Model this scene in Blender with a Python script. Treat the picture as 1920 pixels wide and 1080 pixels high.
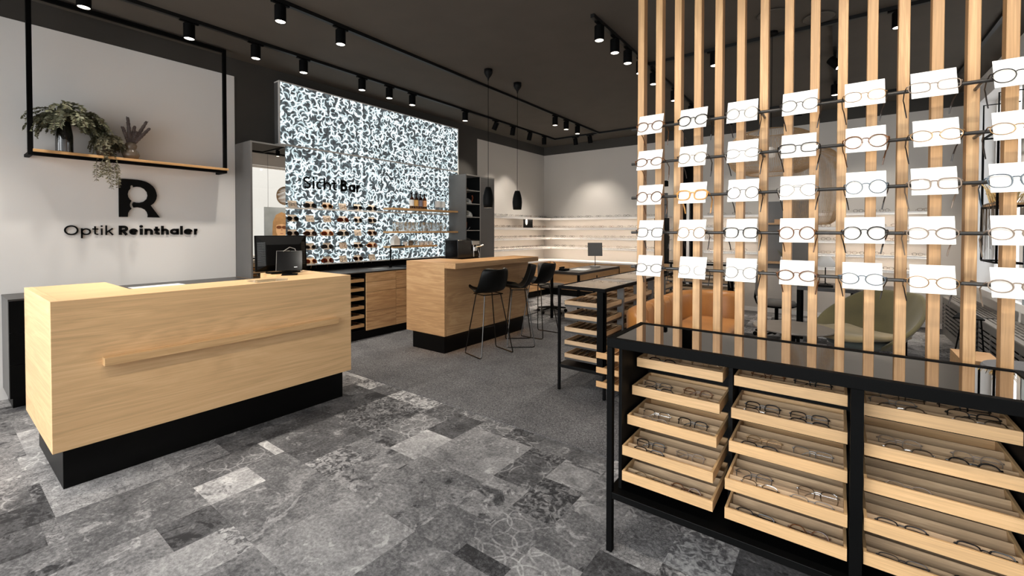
import bpy, bmesh, math, random
from mathutils import Vector, Matrix
R_ = math.radians
rng = random.Random(11)
for o in list(bpy.data.objects): bpy.data.objects.remove(o)
SC = bpy.context.scene
COL = SC.collection

# ------------------------------------------------------------------ camera
F_PX, CX, CY = 822.096, 953.584, 445.938
YAW, PIT, ROL = 0.6415296, -0.0157974, 0.00107148
CAM_H = 1.42
fw = Vector((-math.sin(YAW)*math.cos(PIT), math.cos(YAW)*math.cos(PIT), math.sin(PIT)))
rt0 = Vector((math.cos(YAW), math.sin(YAW), 0)); up0 = rt0.cross(fw)
rt = rt0*math.cos(ROL)+up0*math.sin(ROL); up = -rt0*math.sin(ROL)+up0*math.cos(ROL)
cd = bpy.data.cameras.new('camera'); cam = bpy.data.objects.new('camera', cd); COL.objects.link(cam)
m = Matrix((rt, up, -fw)).transposed().to_4x4(); m.translation = Vector((0, 0, CAM_H)); cam.matrix_world = m
cd.sensor_width = 36; cd.lens = 36*F_PX/1920
cd.shift_x = (960-CX)/1920; cd.shift_y = (CY-540)/1920
cd.clip_start = 0.05; cd.clip_end = 100
SC.camera = cam
# ------------------------------------------------------------------ view and daylight
SC.view_settings.view_transform = 'Standard'; SC.view_settings.look = 'None'
SC.view_settings.gamma = 1; SC.view_settings.use_curve_mapping = False
SC.view_settings.exposure = 0.62
W = bpy.data.worlds.new('overcast'); SC.world = W; W.use_nodes = True
wn = W.node_tree.nodes; wl = W.node_tree.links
bg = wn['Background']
tc = wn.new('ShaderNodeTexCoord'); sx = wn.new('ShaderNodeSeparateXYZ'); wr = wn.new('ShaderNodeValToRGB')
wl.new(tc.outputs['Generated'], sx.inputs[0]); wl.new(sx.outputs['Z'], wr.inputs[0])
wr.color_ramp.elements[0].position = 0.0; wr.color_ramp.elements[0].color = (0.66, 0.67, 0.68, 1)
wr.color_ramp.elements[1].position = 0.35; wr.color_ramp.elements[1].color = (0.95, 0.97, 1.0, 1)
wl.new(wr.outputs[0], bg.inputs[0]); rs_ = wn.new('ShaderNodeMapRange'); wl.new(sx.outputs['X'], rs_.inputs[0])
rs_.inputs['From Min'].default_value = .1; rs_.inputs['From Max'].default_value = .8
rs_.inputs['To Min'].default_value = 6.2; rs_.inputs['To Max'].default_value = 1.1
wl.new(rs_.outputs[0], bg.inputs[1])

def portal(name, loc, rot, sx_, sy_):
    l = bpy.data.lights.new(name, 'AREA'); l.shape = 'RECTANGLE'; l.size = sx_; l.size_y = sy_; l.cycles.is_portal = True
    o = bpy.data.objects.new(name, l); COL.objects.link(o); o.location = loc; o.rotation_euler = rot
# sampling portals for the sky, exactly in the window openings
portal('window_portal', (1.62, 6.5, 1.92), (0, R_(90), 0), 2.36, 3.6)
portal('shopfront_portal', (-2.175, -2.42, 1.65), (R_(90), 0, 0), 6.55, 2.94)
SPOT_W = 42.0        # power of one track spotlight

# ------------------------------------------------------------------ materials
def s2l(c):
    return tuple(((v/255)/12.92 if v/255 <= .04045 else (((v/255)+.055)/1.055)**2.4) for v in c)
class NT:
    def __init__(s, name):
        s.m = bpy.data.materials.new(name); s.m.use_nodes = True
        s.n = s.m.node_tree.nodes; s.l = s.m.node_tree.links
        s.b = s.n['Principled BSDF']; s.out = s.n['Material Output']
    def node(s, t, **k):
        n = s.n.new(t)
        for a, v in k.items(): setattr(n, a, v)
        return n
    def link(s, a, b): s.l.new(a, b)
    def math(s, op, a, b=None, c=None):
        n = s.n.new('ShaderNodeMath'); n.operation = op
        for i, v in enumerate((a, b, c)):
            if v is None: continue
            if isinstance(v, (int, float)): n.inputs[i].default_value = v
            else: s.l.new(v, n.inputs[i])
        return n.outputs[0]
    def mix(s, fac, a, b, mode='MIX'):
        n = s.n.new('ShaderNodeMix'); n.data_type = 'RGBA'; n.blend_type = mode
        for sock, v in ((n.inputs[0], fac), (n.inputs[6], a), (n.inputs[7], b)):
            if isinstance(v, (int, float)): sock.default_value = v
            elif isinstance(v, tuple): sock.default_value = (*v[:3], 1)
            else: s.l.new(v, sock)
        return n.outputs[2]
    def coords(s, scale=(1, 1, 1), rnd=False, src='Object'):
        t = s.n.new('ShaderNodeTexCoord'); mp = s.n.new('ShaderNodeMapping'); mp.inputs['Scale'].default_value = scale
        s.l.new(t.outputs[src], mp.inputs[0])
        if rnd:
            oi = s.n.new('ShaderNodeObjectInfo'); v = s.n.new('ShaderNodeVectorMath'); v.operation = 'SCALE'
            v.inputs[0].default_value = (13.1, 7.7, 9.3); s.l.new(oi.outputs['Random'], v.inputs[3])
            s.l.new(v.outputs[0], mp.inputs[1])
        return mp.outputs[0]
    def noise(s, vec, scale, detail=4, rough=.5, dist=0):
        n = s.n.new('ShaderNodeTexNoise'); n.inputs['Scale'].default_value = scale; n.inputs['Detail'].default_value = detail
        n.inputs['Roughness'].default_value = rough; n.inputs['Distortion'].default_value = dist
        s.l.new(vec, n.inputs['Vector']); return n.outputs['Fac']
    def ramp(s, fac, stops):
        n = s.n.new('ShaderNodeValToRGB'); e = n.color_ramp.elements
        while len(e) < len(stops): e.new(.5)
        for i, (p, c) in enumerate(stops):
            e[i].position = p; e[i].color = (*(c if isinstance(c, tuple) else (c, c, c)), 1)
        s.l.new(fac, n.inputs[0]); return n.outputs[0]
    def bump(s, h, strength=.2, dist=.002):
        n = s.n.new('ShaderNodeBump'); n.inputs['Strength'].default_value = strength; n.inputs['Distance'].default_value = dist
        s.l.new(h, n.inputs['Height']); s.l.new(n.outputs[0], s.b.inputs['Normal'])

def plain(name, rgb, rough=.5, metal=0, var=.06, nscale=6, spec=.5, bump=0, coat=0, bscale=200):
    """one colour with a faint procedural mottling"""
    t = NT(name); c = s2l(rgb)
    v = t.coords(); nz = t.noise(v, nscale, 3)
    lo = tuple(x*(1-var) for x in c); hi = tuple(min(1, x*(1+var)) for x in c)
    t.link(t.ramp(nz, [(.3, lo), (.7, hi)]), t.b.inputs['Base Color'])
    t.b.inputs['Roughness'].default_value = rough; t.b.inputs['Metallic'].default_value = metal
    t.b.inputs['Specular IOR Level'].default_value = spec
    if coat: t.b.inputs['Coat Weight'].default_value = coat
    if bump: t.bump(t.noise(v, bscale, 2), bump, .002)
    return t.m

def hgrain(t, v, fine=False):
    # merge the two horizontal axes so that the grain runs level on both kinds of upright face
    sp = t.node('ShaderNodeSeparateXYZ'); t.link(v, sp.inputs[0]); cb = t.node('ShaderNodeCombineXYZ')
    t.link(t.math('ADD', sp.outputs[0], sp.outputs[1] if fine else t.math('MULTIPLY', sp.outputs[1], .1)), cb.inputs[0])
    t.link(t.math('MULTIPLY', sp.outputs[1], .0), cb.inputs[1]); t.link(sp.outputs[2], cb.inputs[2])
    return cb.outputs[0]
def wood(name, c1, c2, axis='x', scale=1.0, band=0, rough=.5, rnd=True, contrast=1.0, dark=None):
    """veneer or solid wood, grain along axis"""
    t = NT(name)
    g = {'x': (.38, 5, 5), 'y': (5, .38, 5), 'z': (5, 5, .38), 'h': (.5, 5, 5)}[axis]
    v = t.coords(tuple(x*scale for x in g), rnd)
    if axis == 'h': v = hgrain(t, v)
    n1 = t.noise(v, 1.6, 5, .55, .9)
    rings = t.math('FRACT', t.math('MULTIPLY', n1, 7.0))
    rings = t.math('ABSOLUTE', t.math('SUBTRACT', rings, .5))
    g2 = {'x': (3, 160, 160), 'y': (160, 3, 160), 'z': (160, 160, 3), 'h': (3, 3, 160)}[axis]
    v2 = t.coords(tuple(x*scale for x in g2), rnd)
    if axis == 'h': v2 = hgrain(t, v2, True)
    n2 = t.noise(v2, 1.0, 3, .6)
    n3 = t.noise(t.coords(tuple(x*scale*.5 for x in g), rnd), 1.3, 2)
    f = t.math('ADD', t.math('MULTIPLY', rings, .55*contrast), t.math('MULTIPLY', n2, .75))
    f = t.math('ADD', f, t.math('MULTIPLY', n3, .55))
    f = t.math('SUBTRACT', f, .42)
    a, b = s2l(c1), s2l(c2)
    stops = [(.12, tuple(x*.80 for x in b)), (.38, b), (.78, a)] if not dark else [(.12, s2l(dark)), (.40, b), (.78, a)]
    col = t.ramp(f, stops)
    if band:
        tcn = t.n.new('ShaderNodeTexCoord'); sp = t.n.new('ShaderNodeSeparateXYZ'); t.link(tcn.outputs['Object'], sp.inputs[0])
        w = t.n.new('ShaderNodeTexWhiteNoise'); w.noise_dimensions = '1D'
        t.link(t.math('FLOOR', t.math('DIVIDE', sp.outputs['Z'], band)), w.inputs['W'])
        col = t.mix(t.math('MULTIPLY', w.outputs[0], .22), col, b)
    t.link(col, t.b.inputs['Base Color']); t.b.inputs['Roughness'].default_value = rough
    t.bump(n2, .12, .001)
    return t.m

M = {}
M['desk_x'] = wood('oak_veneer_light_across', (238, 202, 156), (220, 180, 132), 'x', .9, 0, .5, contrast=.75)
M['desk'] = wood('oak_veneer_light', (238, 202, 156), (220, 180, 132), 'y', .9, .17, .5, contrast=.75)
M['bar'] = wood('oak_veneer_warm', (222, 184, 138), (190, 148, 104), 'y', 1.0, .12, .5)
M['bar_x'] = wood('oak_veneer_warm_across', (222, 184, 138), (190, 148, 104), 'x', 1.0, .12, .5)
M['slat'] = wood('oak_slat', (226, 188, 138), (190, 148, 102), 'z', 1.3, 0, .5, contrast=.8)
M['tray'] = wood('oak_tray', (230, 194, 148), (208, 168, 120), 'h', 1.6, 0, .5, contrast=.5)
M['tray_y'] = wood('oak_tray_deep', (220, 180, 130), (196, 152, 104), 'h', 1.6, 0, .5, contrast=.5)
M['tray_grey'] = wood('greyed_oak_tray', (214, 186, 150), (178, 148, 114), 'h', 1.6, 0, .55, contrast=.8)
M['rail'] = wood('oak_rail', (224, 186, 138), (204, 164, 116), 'y', 1.2, 0, .5)
M['shelfwood'] = wood('oak_shelf', (222, 178, 124), (196, 150, 98), 'y', 1.2, 0, .5)
M['cabwood'] = wood('oak_cabinet', (226, 186, 138), (194, 152, 108), 'x', 1.0, .15, .5)
M['cabwood_y'] = wood('oak_cabinet_side', (236, 200, 154), (208, 166, 120), 'y', 1.0, .15, .5, dark=(168, 124, 84))
M['black'] = plain('black_powder_coat', (8, 8, 8), .6, 0, .1, 6, .06)
M['blackmat'] = plain('black_matt', (8, 8, 8), .6, 0, .1, 6, .15)
M['plinth'] = plain('black_plinth_laminate', (7, 7, 7), .4, 0, .1, 6, .15)
M['blackgloss'] = plain('black_gloss_plastic', (8, 8, 9), .12, 0, .1, 6, .35)
M['track'] = plain('black_track', (10, 10, 10), .45, 0, .1, 6, .3)
M['stoolblack'] = plain('black_stool_shell', (8, 8, 8), .42, 0, .1, 6, .2)
M['steel'] = plain('steel', (190, 188, 184), .25, 1)
M['wire'] = plain('dark_chrome_wire', (70, 68, 66), .25, 1)
M['grey'] = plain('grey_laminate', (92, 90, 88), .45, 0, .05)
M['greylight'] = plain('grey_edge_laminate', (140, 136, 131), .45, 0, .05)
M['greylight2'] = plain('glow_paled_aluminium', (222, 218, 214), .4, 0, .04)  # glow of the lit wall on its frame is put into this pale colour
M['ventgrey'] = plain('dark_vent_plastic', (44, 43, 42), .4, 0, .1)
M['greydark'] = plain('dark_grey_worktop', (52, 50, 49), .35, 0, .08)
M['white'] = plain('white_laminate', (238, 234, 230), .45, 0, .02)
M['card'] = plain('white_card', (248, 245, 240), .6, 0, .015, 3)
M['cardbeige'] = plain('beige_card', (226, 206, 184), .6, 0, .03)
M['rod'] = plain('dark_metal_rod', (62, 60, 58), .35, .6)
M['wall_white'] = plain('white_wall_paint', (232, 229, 226), .75, 0, .012, 1.5, .3, .05)
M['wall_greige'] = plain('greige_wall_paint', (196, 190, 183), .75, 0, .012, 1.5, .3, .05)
M['wall_dark'] = plain('anthracite_wall_paint', (66, 63, 59), .8, 0, .05, 2.5, .3, .06)
M['ceil'] = plain('anthracite_ceiling_paint', (80, 74, 67), .85, 0, .05, 3, .3, .06)
M['felt'] = plain('grey_felt', (112, 112, 114), .95, 0, .15, 90, .2, .3)
M['redbrown'] = plain('rust_strap', (150, 74, 40), .5)
M['helmet_white'] = plain('white_helmet_shell', (225, 225, 222), .3)
M['taupe'] = plain('taupe_glazed_ceramic', (112, 98, 84), .15, 0, .12, 8, .6)
M['leaf'] = plain('grey_green_leaf', (104, 104, 80), .6, 0, .35, 30)
M['leafb'] = plain('brown_green_leaf', (112, 106, 82), .65, 0, .35, 30)
M['cactus'] = plain('grey_brown_cactus', (98, 86, 84), .7, 0, .3, 40)
M['twig'] = plain('brown_twig', (80, 66, 52), .7)
M['basket'] = plain('blond_rattan', (186, 154, 116), .55, 0, .15, 30)
M['paper'] = plain('white_paper', (240, 240, 238), .6)
M['silver'] = plain('brushed_silver', (196, 194, 190), .3, .9)
M['rubber'] = plain('black_rubber', (22, 22, 22), .8)
M['pampas'] = plain('straw_grass', (196, 168, 116), .8, 0, .3, 60)
M['door'] = plain('white_door_leaf', (225, 222, 218), .5)

def transp(name, tint, rough=.02, gl=.12, glcol=(1, 1, 1), fr=.7):
    t = NT(name); t.n.remove(t.b)
    tr = t.node('ShaderNodeBsdfTransparent'); tr.inputs[0].default_value = (*tint, 1)
    g = t.node('ShaderNodeBsdfGlossy'); g.inputs['Roughness'].default_value = rough; g.inputs[0].default_value = (*glcol, 1)
    lw = t.node('ShaderNodeLayerWeight'); lw.inputs[0].default_value = .25
    nz = t.noise(t.coords(), 3, 2)
    f = t.math('MULTIPLY_ADD', lw.outputs['Fresnel'], fr, t.math('MULTIPLY_ADD', nz, .02, gl))
    mx = t.node('ShaderNodeMixShader'); t.link(f, mx.inputs[0]); t.link(tr.outputs[0], mx.inputs[1]); t.link(g.outputs[0], mx.inputs[2])
    t.link(mx.outputs[0], t.out.inputs[0]); return t.m
M['lens'] = transp('clear_lens', (.975, .97, .965), .03, .015, (1, 1, 1), .18)
M['lens_dark'] = transp('smoke_lens', (.16, .14, .13), .02, .08)
M['lens_amber'] = transp('amber_lens', (.42, .13, .02), .02, .1)
M['lens_brown'] = transp('brown_lens', (.20, .10, .05), .02, .08)
M['glass'] = transp('clear_glass', (.95, .97, .98), .02, .04, (1, 1, 1), .35)
M['pane'] = transp('window_glass', (.97, .98, .98), .01, .02)
M['tableglass'] = transp('smoked_table_glass', (.30, .28, .26), .015, .45, (.92, .88, .84))
M['tableglass2'] = transp('clear_table_glass', (.75, .72, .68), .02, .20, (.95, .93, .9))
M['amberbottle'] = transp('brown_bottle_glass', (.22, .09, .03), .03, .12)
M['blackglass'] = transp('dark_vase_glass', (.12, .13, .14), .03, .12)
t = NT('smoked_mirror'); t.b.inputs['Metallic'].default_value = 1; t.b.inputs['Roughness'].default_value = .008
t.link(t.ramp(t.noise(t.coords(), 2, 2), [(.3, (.80, .74, .66)), (.7, (.82, .76, .68))]), t.b.inputs['Base Color']); M['mirror'] = t.m
def emit(name, rgb, st):
    t = NT(name); t.n.remove(t.b); e = t.node('ShaderNodeEmission')
    c = s2l(rgb); lo = tuple(x*.85 for x in c)
    t.link(t.ramp(t.noise(t.coords(), 90, 2), [(.4, lo), (.6, c)]), e.inputs[0]); e.inputs[1].default_value = st
    t.link(e.outputs[0], t.out.inputs[0]); return t.m
M['led'] = emit('led_reflector', (255, 244, 226), 5)
M['ledwarm'] = emit('warm_led_strip', (255, 228, 198), 1.0)
M['ledbar'] = emit('bar_led_strip', (255, 196, 130), 9)
M['ledshelf'] = emit('shelf_led_strip', (255, 238, 218), 15)
M['bulb'] = emit('warm_bulb', (255, 214, 160), 4)
M['whiteback'] = emit('lit_white_edge', (255, 255, 255), .9)
# leather and fabrics
def fabric(name, a, b, rough=.8, sc=30, sheen=.2):
    t = NT(name); v = t.coords(); n1 = t.noise(v, 2.2, 3); n2 = t.noise(v, sc*10, 2)
    t.link(t.ramp(t.math('ADD', t.math('MULTIPLY', n1, .7), t.math('MULTIPLY', n2, .3)), [(.35, s2l(b)), (.65, s2l(a))]), t.b.inputs['Base Color'])
    t.b.inputs['Roughness'].default_value = rough; t.b.inputs['Sheen Weight'].default_value = sheen
    t.bump(n2, .2, .001); return t.m
M['tan'] = fabric('tan_leather', (174, 114, 52), (132, 84, 36), .42, 20, .05)
M['green'] = fabric('olive_velvet', (104, 96, 62), (74, 68, 44), .85, 40, .2)
M['greenlight'] = fabric('pale_olive_seat', (168, 148, 112), (120, 110, 78), .85, 40, .2)
M['greenout'] = fabric('grey_green_fabric', (92, 98, 92), (66, 74, 72), .9, 40, .2)
M['seatgrey'] = fabric('grey_seat_fabric', (104, 98, 92), (84, 80, 76), .9, 40, .2)
M['tufting'] = plain('tan_leather_seam', (176, 128, 78), .5)
# eyewear acetates / metals
M['f_black'] = plain('black_acetate', (22, 20, 20), .2, 0, .1)
M['f_brown'] = plain('tortoise_acetate', (98, 62, 36), .2, 0, .55, 60)
M['f_amber'] = plain('honey_acetate', (208, 150, 84), .2, 0, .2, 60)
M['f_gold'] = plain('gold_metal_frame', (140, 108, 70), .3, .5)
M['f_silver'] = plain('silver_metal_frame', (122, 118, 114), .3, .5)
M['f_gun'] = plain('gunmetal_frame', (72, 68, 66), .3, .6)
M['f_blue'] = plain('slate_blue_frame', (74, 88, 100), .3, .2)
M['f_taupe'] = plain('taupe_frame', (128, 112, 98), .35, .1)
M['f_clear'] = transp('crystal_acetate', (.72, .69, .66), .05, .14)
M['tip'] = plain('dark_temple_tip', (34, 26, 22), .3)

# ------------------------------------------------------------------ floor material : patchwork carpet tiles
def patch_floor():
    t = NT('patchwork_grey_carpet_tiles')
    tcn = t.node('ShaderNodeTexCoord'); sp = t.node('ShaderNodeSeparateXYZ'); t.link(tcn.outputs['Object'], sp.inputs[0])
    X, Y = sp.outputs['X'], sp.outputs['Y']
    def cell(w, h, ox, oy, shift):
        row = t.math('FLOOR', t.math('DIVIDE', t.math('ADD', X, ox), w))
        ys = t.math('ADD', t.math('ADD', Y, oy), t.math('MULTIPLY', row, shift))
        colm = t.math('FLOOR', t.math('DIVIDE', ys, h))
        cx = t.node('ShaderNodeCombineXYZ'); t.link(row, cx.inputs[0]); t.link(colm, cx.inputs[1])
        wn_ = t.node('ShaderNodeTexWhiteNoise'); wn_.noise_dimensions = '2D'; t.link(cx.outputs[0], wn_.inputs['Vector'])
        s = t.node('ShaderNodeSeparateColor'); t.link(wn_.outputs['Color'], s.inputs[0])
        return s.outputs
    A = cell(.50, .50, .08, .12, 0)           # big squares
    B = cell(.25, .333, .08, .05, .17)        # small patches
    C = cell(.25, .25, .08, .12, 0)
    big = t.math('GREATER_THAN', A[0], .52)   # this square stays whole
    def pick(a, b): 
        return t.math('ADD', t.math('MULTIPLY', big, a), t.math('MULTIPLY', t.math('SUBTRACT', 1, big), b))
    v1 = pick(A[1], B[1]); kind = pick(A[2], B[2])
    co = t.coords()
    # warp between neighbouring prints so patterns change in every patch
    off = t.node('ShaderNodeCombineXYZ'); t.link(t.math('MULTIPLY', v1, 17), off.inputs[0]); t.link(t.math('MULTIPLY', kind, 23), off.inputs[1])
    va = t.node('ShaderNodeVectorMath'); va.operation = 'ADD'; t.link(co, va.inputs[0]); t.link(off.outputs[0], va.inputs[1])
    V = va.outputs[0]
    clouds = t.noise(V, 5, 8, .68, .6)
    fine = t.noise(V, 55, 4, .75)
    pile = t.noise(co, 420, 2, .6)
    camo = t.ramp(t.noise(V, 22, 3, .5, 1.6), [(.44, 0.0), (.47, .55), (.53, .6), (.56, 1.0)])
    crk = t.node('ShaderNodeTexVoronoi'); crk.feature = 'DISTANCE_TO_EDGE'; crk.inputs['Scale'].default_value = 44; t.link(V, crk.inputs['Vector'])
    crack = t.ramp(crk.outputs['Distance'], [(.0, 0.0), (.07, .8)])
    # interlaced rings ornament
    def rings(ox, oy, r, w):
        P = .22
        fx = t.math('SUBTRACT', t.math('FRACT', t.math('DIVIDE', t.math('ADD', X, ox), P)), .5)
        fy = t.math('SUBTRACT', t.math('FRACT', t.math('DIVIDE', t.math('ADD', Y, oy), P)), .5)
        d = t.math('SQRT', t.math('ADD', t.math('MULTIPLY', fx, fx), t.math('MULTIPLY', fy, fy)))
        return t.math('LESS_THAN', t.math('ABSOLUTE', t.math('SUBTRACT', d, r)), w)
    rg = t.math('MAXIMUM', t.math('MAXIMUM', rings(0, 0, .46, .022), rings(.11, .0, .40, .018)), rings(.0, .11, .40, .018))
    rg = t.math('MULTIPLY', rg, t.ramp(t.noise(V, 5, 3), [(.38, 0.25), (.55, 1.0)]))
    weave = t.node('ShaderNodeTexWave'); weave.inputs['Scale'].default_value = 46; weave.inputs['Distortion'].default_value = 1.5
    t.link(V, weave.inputs['Vector'])
    def near(x, lo, hi): return t.math('MULTIPLY', t.math('GREATER_THAN', x, lo), t.math('LESS_THAN', x, hi))
    base = t.math('ADD', .06, t.math('MULTIPLY', v1, .62))
    p = t.math('ADD', base, t.math('MULTIPLY', t.math('SUBTRACT', clouds, .5), 1.0))
    p = t.math('ADD', p, t.math('MULTIPLY', t.math('SUBTRACT', fine, .5), 1.0))
    p = t.math('ADD', p, t.math('MULTIPLY', near(kind, .0, .13), t.math('MULTIPLY', t.math('SUBTRACT', camo, .45), .42)))
    p = t.math('ADD', p, t.math('MULTIPLY', near(kind, .20, .27), t.math('MULTIPLY', t.math('SUBTRACT', crack, .6), .28)))
    p = t.math('ADD', p, t.math('MULTIPLY', t.math('MULTIPLY', near(kind, .33, .55), t.math('SUBTRACT', 1, big)), t.math('MULTIPLY', rg, .24)))
    p = t.math('ADD', p, t.math('MULTIPLY', near(kind, .56, .68), t.math('MULTIPLY', t.math('SUBTRACT', weave.outputs['Fac'], .5), .12)))
    blot = t.ramp(t.noise(V, 4.5, 7, .68, 1.2), [(.56, 0.0), (.62, 1.0)])
    p = t.math('SUBTRACT', p, t.math('MULTIPLY', t.math('MULTIPLY', blot, t.math('GREATER_THAN', kind, .55)), .36))
    pale = t.ramp(t.noise(V, 6.5, 5, .6, 1.8), [(.60, 0.0), (.63, 1.0)])
    p = t.math('ADD', p, t.math('MULTIPLY', pale, .20))
    p = t.math('ADD', p, t.math('MULTIPLY', t.math('SUBTRACT', pile, .5), .18))
    col = t.ramp(p, [(.0, s2l((50, 49, 50))), (.32, s2l((92, 91, 92))), (.58, s2l((136, 134, 134))), (1.0, s2l((192, 190, 188)))])
    t.link(col, t.b.inputs['Base Color']); t.b.inputs['Roughness'].default_value = .95; t.b.inputs['Specular IOR Level'].default_value = .2
    t.bump(t.math('ADD', fine, pile), .35, .002)
    return t.m
M['floor'] = patch_floor()
def pile_carpet():
    t = NT('charcoal_cut_pile_carpet'); v = t.coords()
    n1 = t.noise(v, 190, 2, .6); n2 = t.noise(v, 3.0, 4, .6); n0 = t.noise(v, 60, 2, .6)
    f = t.math('ADD', t.math('ADD', t.math('MULTIPLY', n1, .62), t.math('MULTIPLY', n2, .14)), t.math('MULTIPLY', n0, .24))
    t.link(t.ramp(f, [(.36, s2l((48, 47, 49))), (.5, s2l((90, 89, 90))), (.64, s2l((140, 138, 139)))]), t.b.inputs['Base Color'])
    t.b.inputs['Roughness'].default_value = 1; t.b.inputs['Specular IOR Level'].default_value = .1
    t.bump(t.math('ADD', n1, n0), .8, .006); return t.m
M['carpet'] = pile_carpet()
# ------------------------------------------------------------------ back-lit petal print
def lightbox_mat():
    t = NT('backlit_petal_print'); t.n.remove(t.b)
    tcn = t.node('ShaderNodeTexCoord'); sp = t.node('ShaderNodeSeparateXYZ'); t.link(tcn.outputs['Object'], sp.inputs[0])
    Y, Z = sp.outputs['Y'], sp.outputs['Z']
    tot = None
    for (sc, sd, r1, r2, of) in ((8.0, 0, .42, .42, .23), (9.2, 3.7, .40, .41, .21), (10.6, 9.1, .41, .41, .23), (8.5, 5.3, .38, .42, .24)):
        cb = t.node('ShaderNodeCombineXYZ')
        t.link(t.math('ADD', t.math('MULTIPLY', Y, sc), sd), cb.inputs[0]); t.link(t.math('ADD', t.math('MULTIPLY', Z, sc), sd*1.7), cb.inputs[1])
        vo = t.node('ShaderNodeTexVoronoi'); vo.voronoi_dimensions = '2D'; vo.inputs['Scale'].default_value = 1; vo.inputs['Randomness'].default_value = .9
        t.link(cb.outputs[0], vo.inputs['Vector'])
        d = t.node('ShaderNodeVectorMath'); d.operation = 'SUBTRACT'; t.link(cb.outputs[0], d.inputs[0]); t.link(vo.outputs['Position'], d.inputs[1])
        s = t.node('ShaderNodeSeparateColor'); t.link(vo.outputs['Color'], s.inputs[0])
        an = t.math('MULTIPLY', s.outputs[0], 6.283)
        oc = t.node('ShaderNodeCombineXYZ'); t.link(t.math('MULTIPLY', t.math('COSINE', an), of), oc.inputs[0]); t.link(t.math('MULTIPLY', t.math('SINE', an), of), oc.inputs[1])
        d2 = t.node('ShaderNodeVectorMath'); d2.operation = 'SUBTRACT'; t.link(d.outputs[0], d2.inputs[0]); t.link(oc.outputs[0], d2.inputs[1])
        l1 = t.node('ShaderNodeVectorMath'); l1.operation = 'LENGTH'; t.link(d.outputs[0], l1.inputs[0])
        l2 = t.node('ShaderNodeVectorMath'); l2.operation = 'LENGTH'; t.link(d2.outputs[0], l2.inputs[0])
        i1 = t.node('ShaderNodeMapRange'); i1.inputs['From Min'].default_value = r1+.03; i1.inputs['From Max'].default_value = r1-.03; t.link(l1.outputs['Value'], i1.inputs[0])
        i2 = t.node('ShaderNodeMapRange'); i2.inputs['From Min'].default_value = r2-.06; i2.inputs['From Max'].default_value = r2+.06; t.link(l2.outputs['Value'], i2.inputs[0])
        cr = t.math('MULTIPLY', i1.outputs[0], i2.outputs[0])
        # lit rim, softer body, as in folded petals
        rim = t.node('ShaderNodeMapRange'); rim.inputs['From Min'].default_value = r1-.14; rim.inputs['From Max'].default_value = r1-.02; t.link(l1.outputs['Value'], rim.inputs[0])
        cr = t.math('MULTIPLY', cr, t.math('ADD', .58, t.math('MULTIPLY', rim.outputs[0], .42)))
        cr = t.math('MULTIPLY', cr, t.math('ADD', .6, t.math('MULTIPLY', s.outputs[1], .55)))
        tot = cr if tot is None else t.math('MAXIMUM', tot, cr)
    soft = t.noise(t.coords(), 3, 3)
    hz = t.ramp(t.noise(t.coords((1, 9, 9)), 1.6, 3, .6, 1.5), [(.46, 0.0), (.62, .13)])
    tot = t.math('MAXIMUM', tot, hz)
    glow = t.noise(t.coords(), 2.2, 2); tot = t.math('MULTIPLY', tot, t.math('ADD', .62, t.math('MULTIPLY', glow, .8)))
    col = t.ramp(tot, [(.0, s2l((58, 59, 60))), (.18, s2l((98, 110, 114))), (.5, s2l((178, 196, 200))), (.85, s2l((244, 252, 254)))])
    e = t.node('ShaderNodeEmission'); t.link(col, e.inputs[0])
    t.link(t.math('ADD', .75, t.math('MULTIPLY', soft, .5)), e.inputs[1])
    t.link(e.outputs[0], t.out.inputs[0]); return t.m
M['lightbox'] = lightbox_mat()

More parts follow.
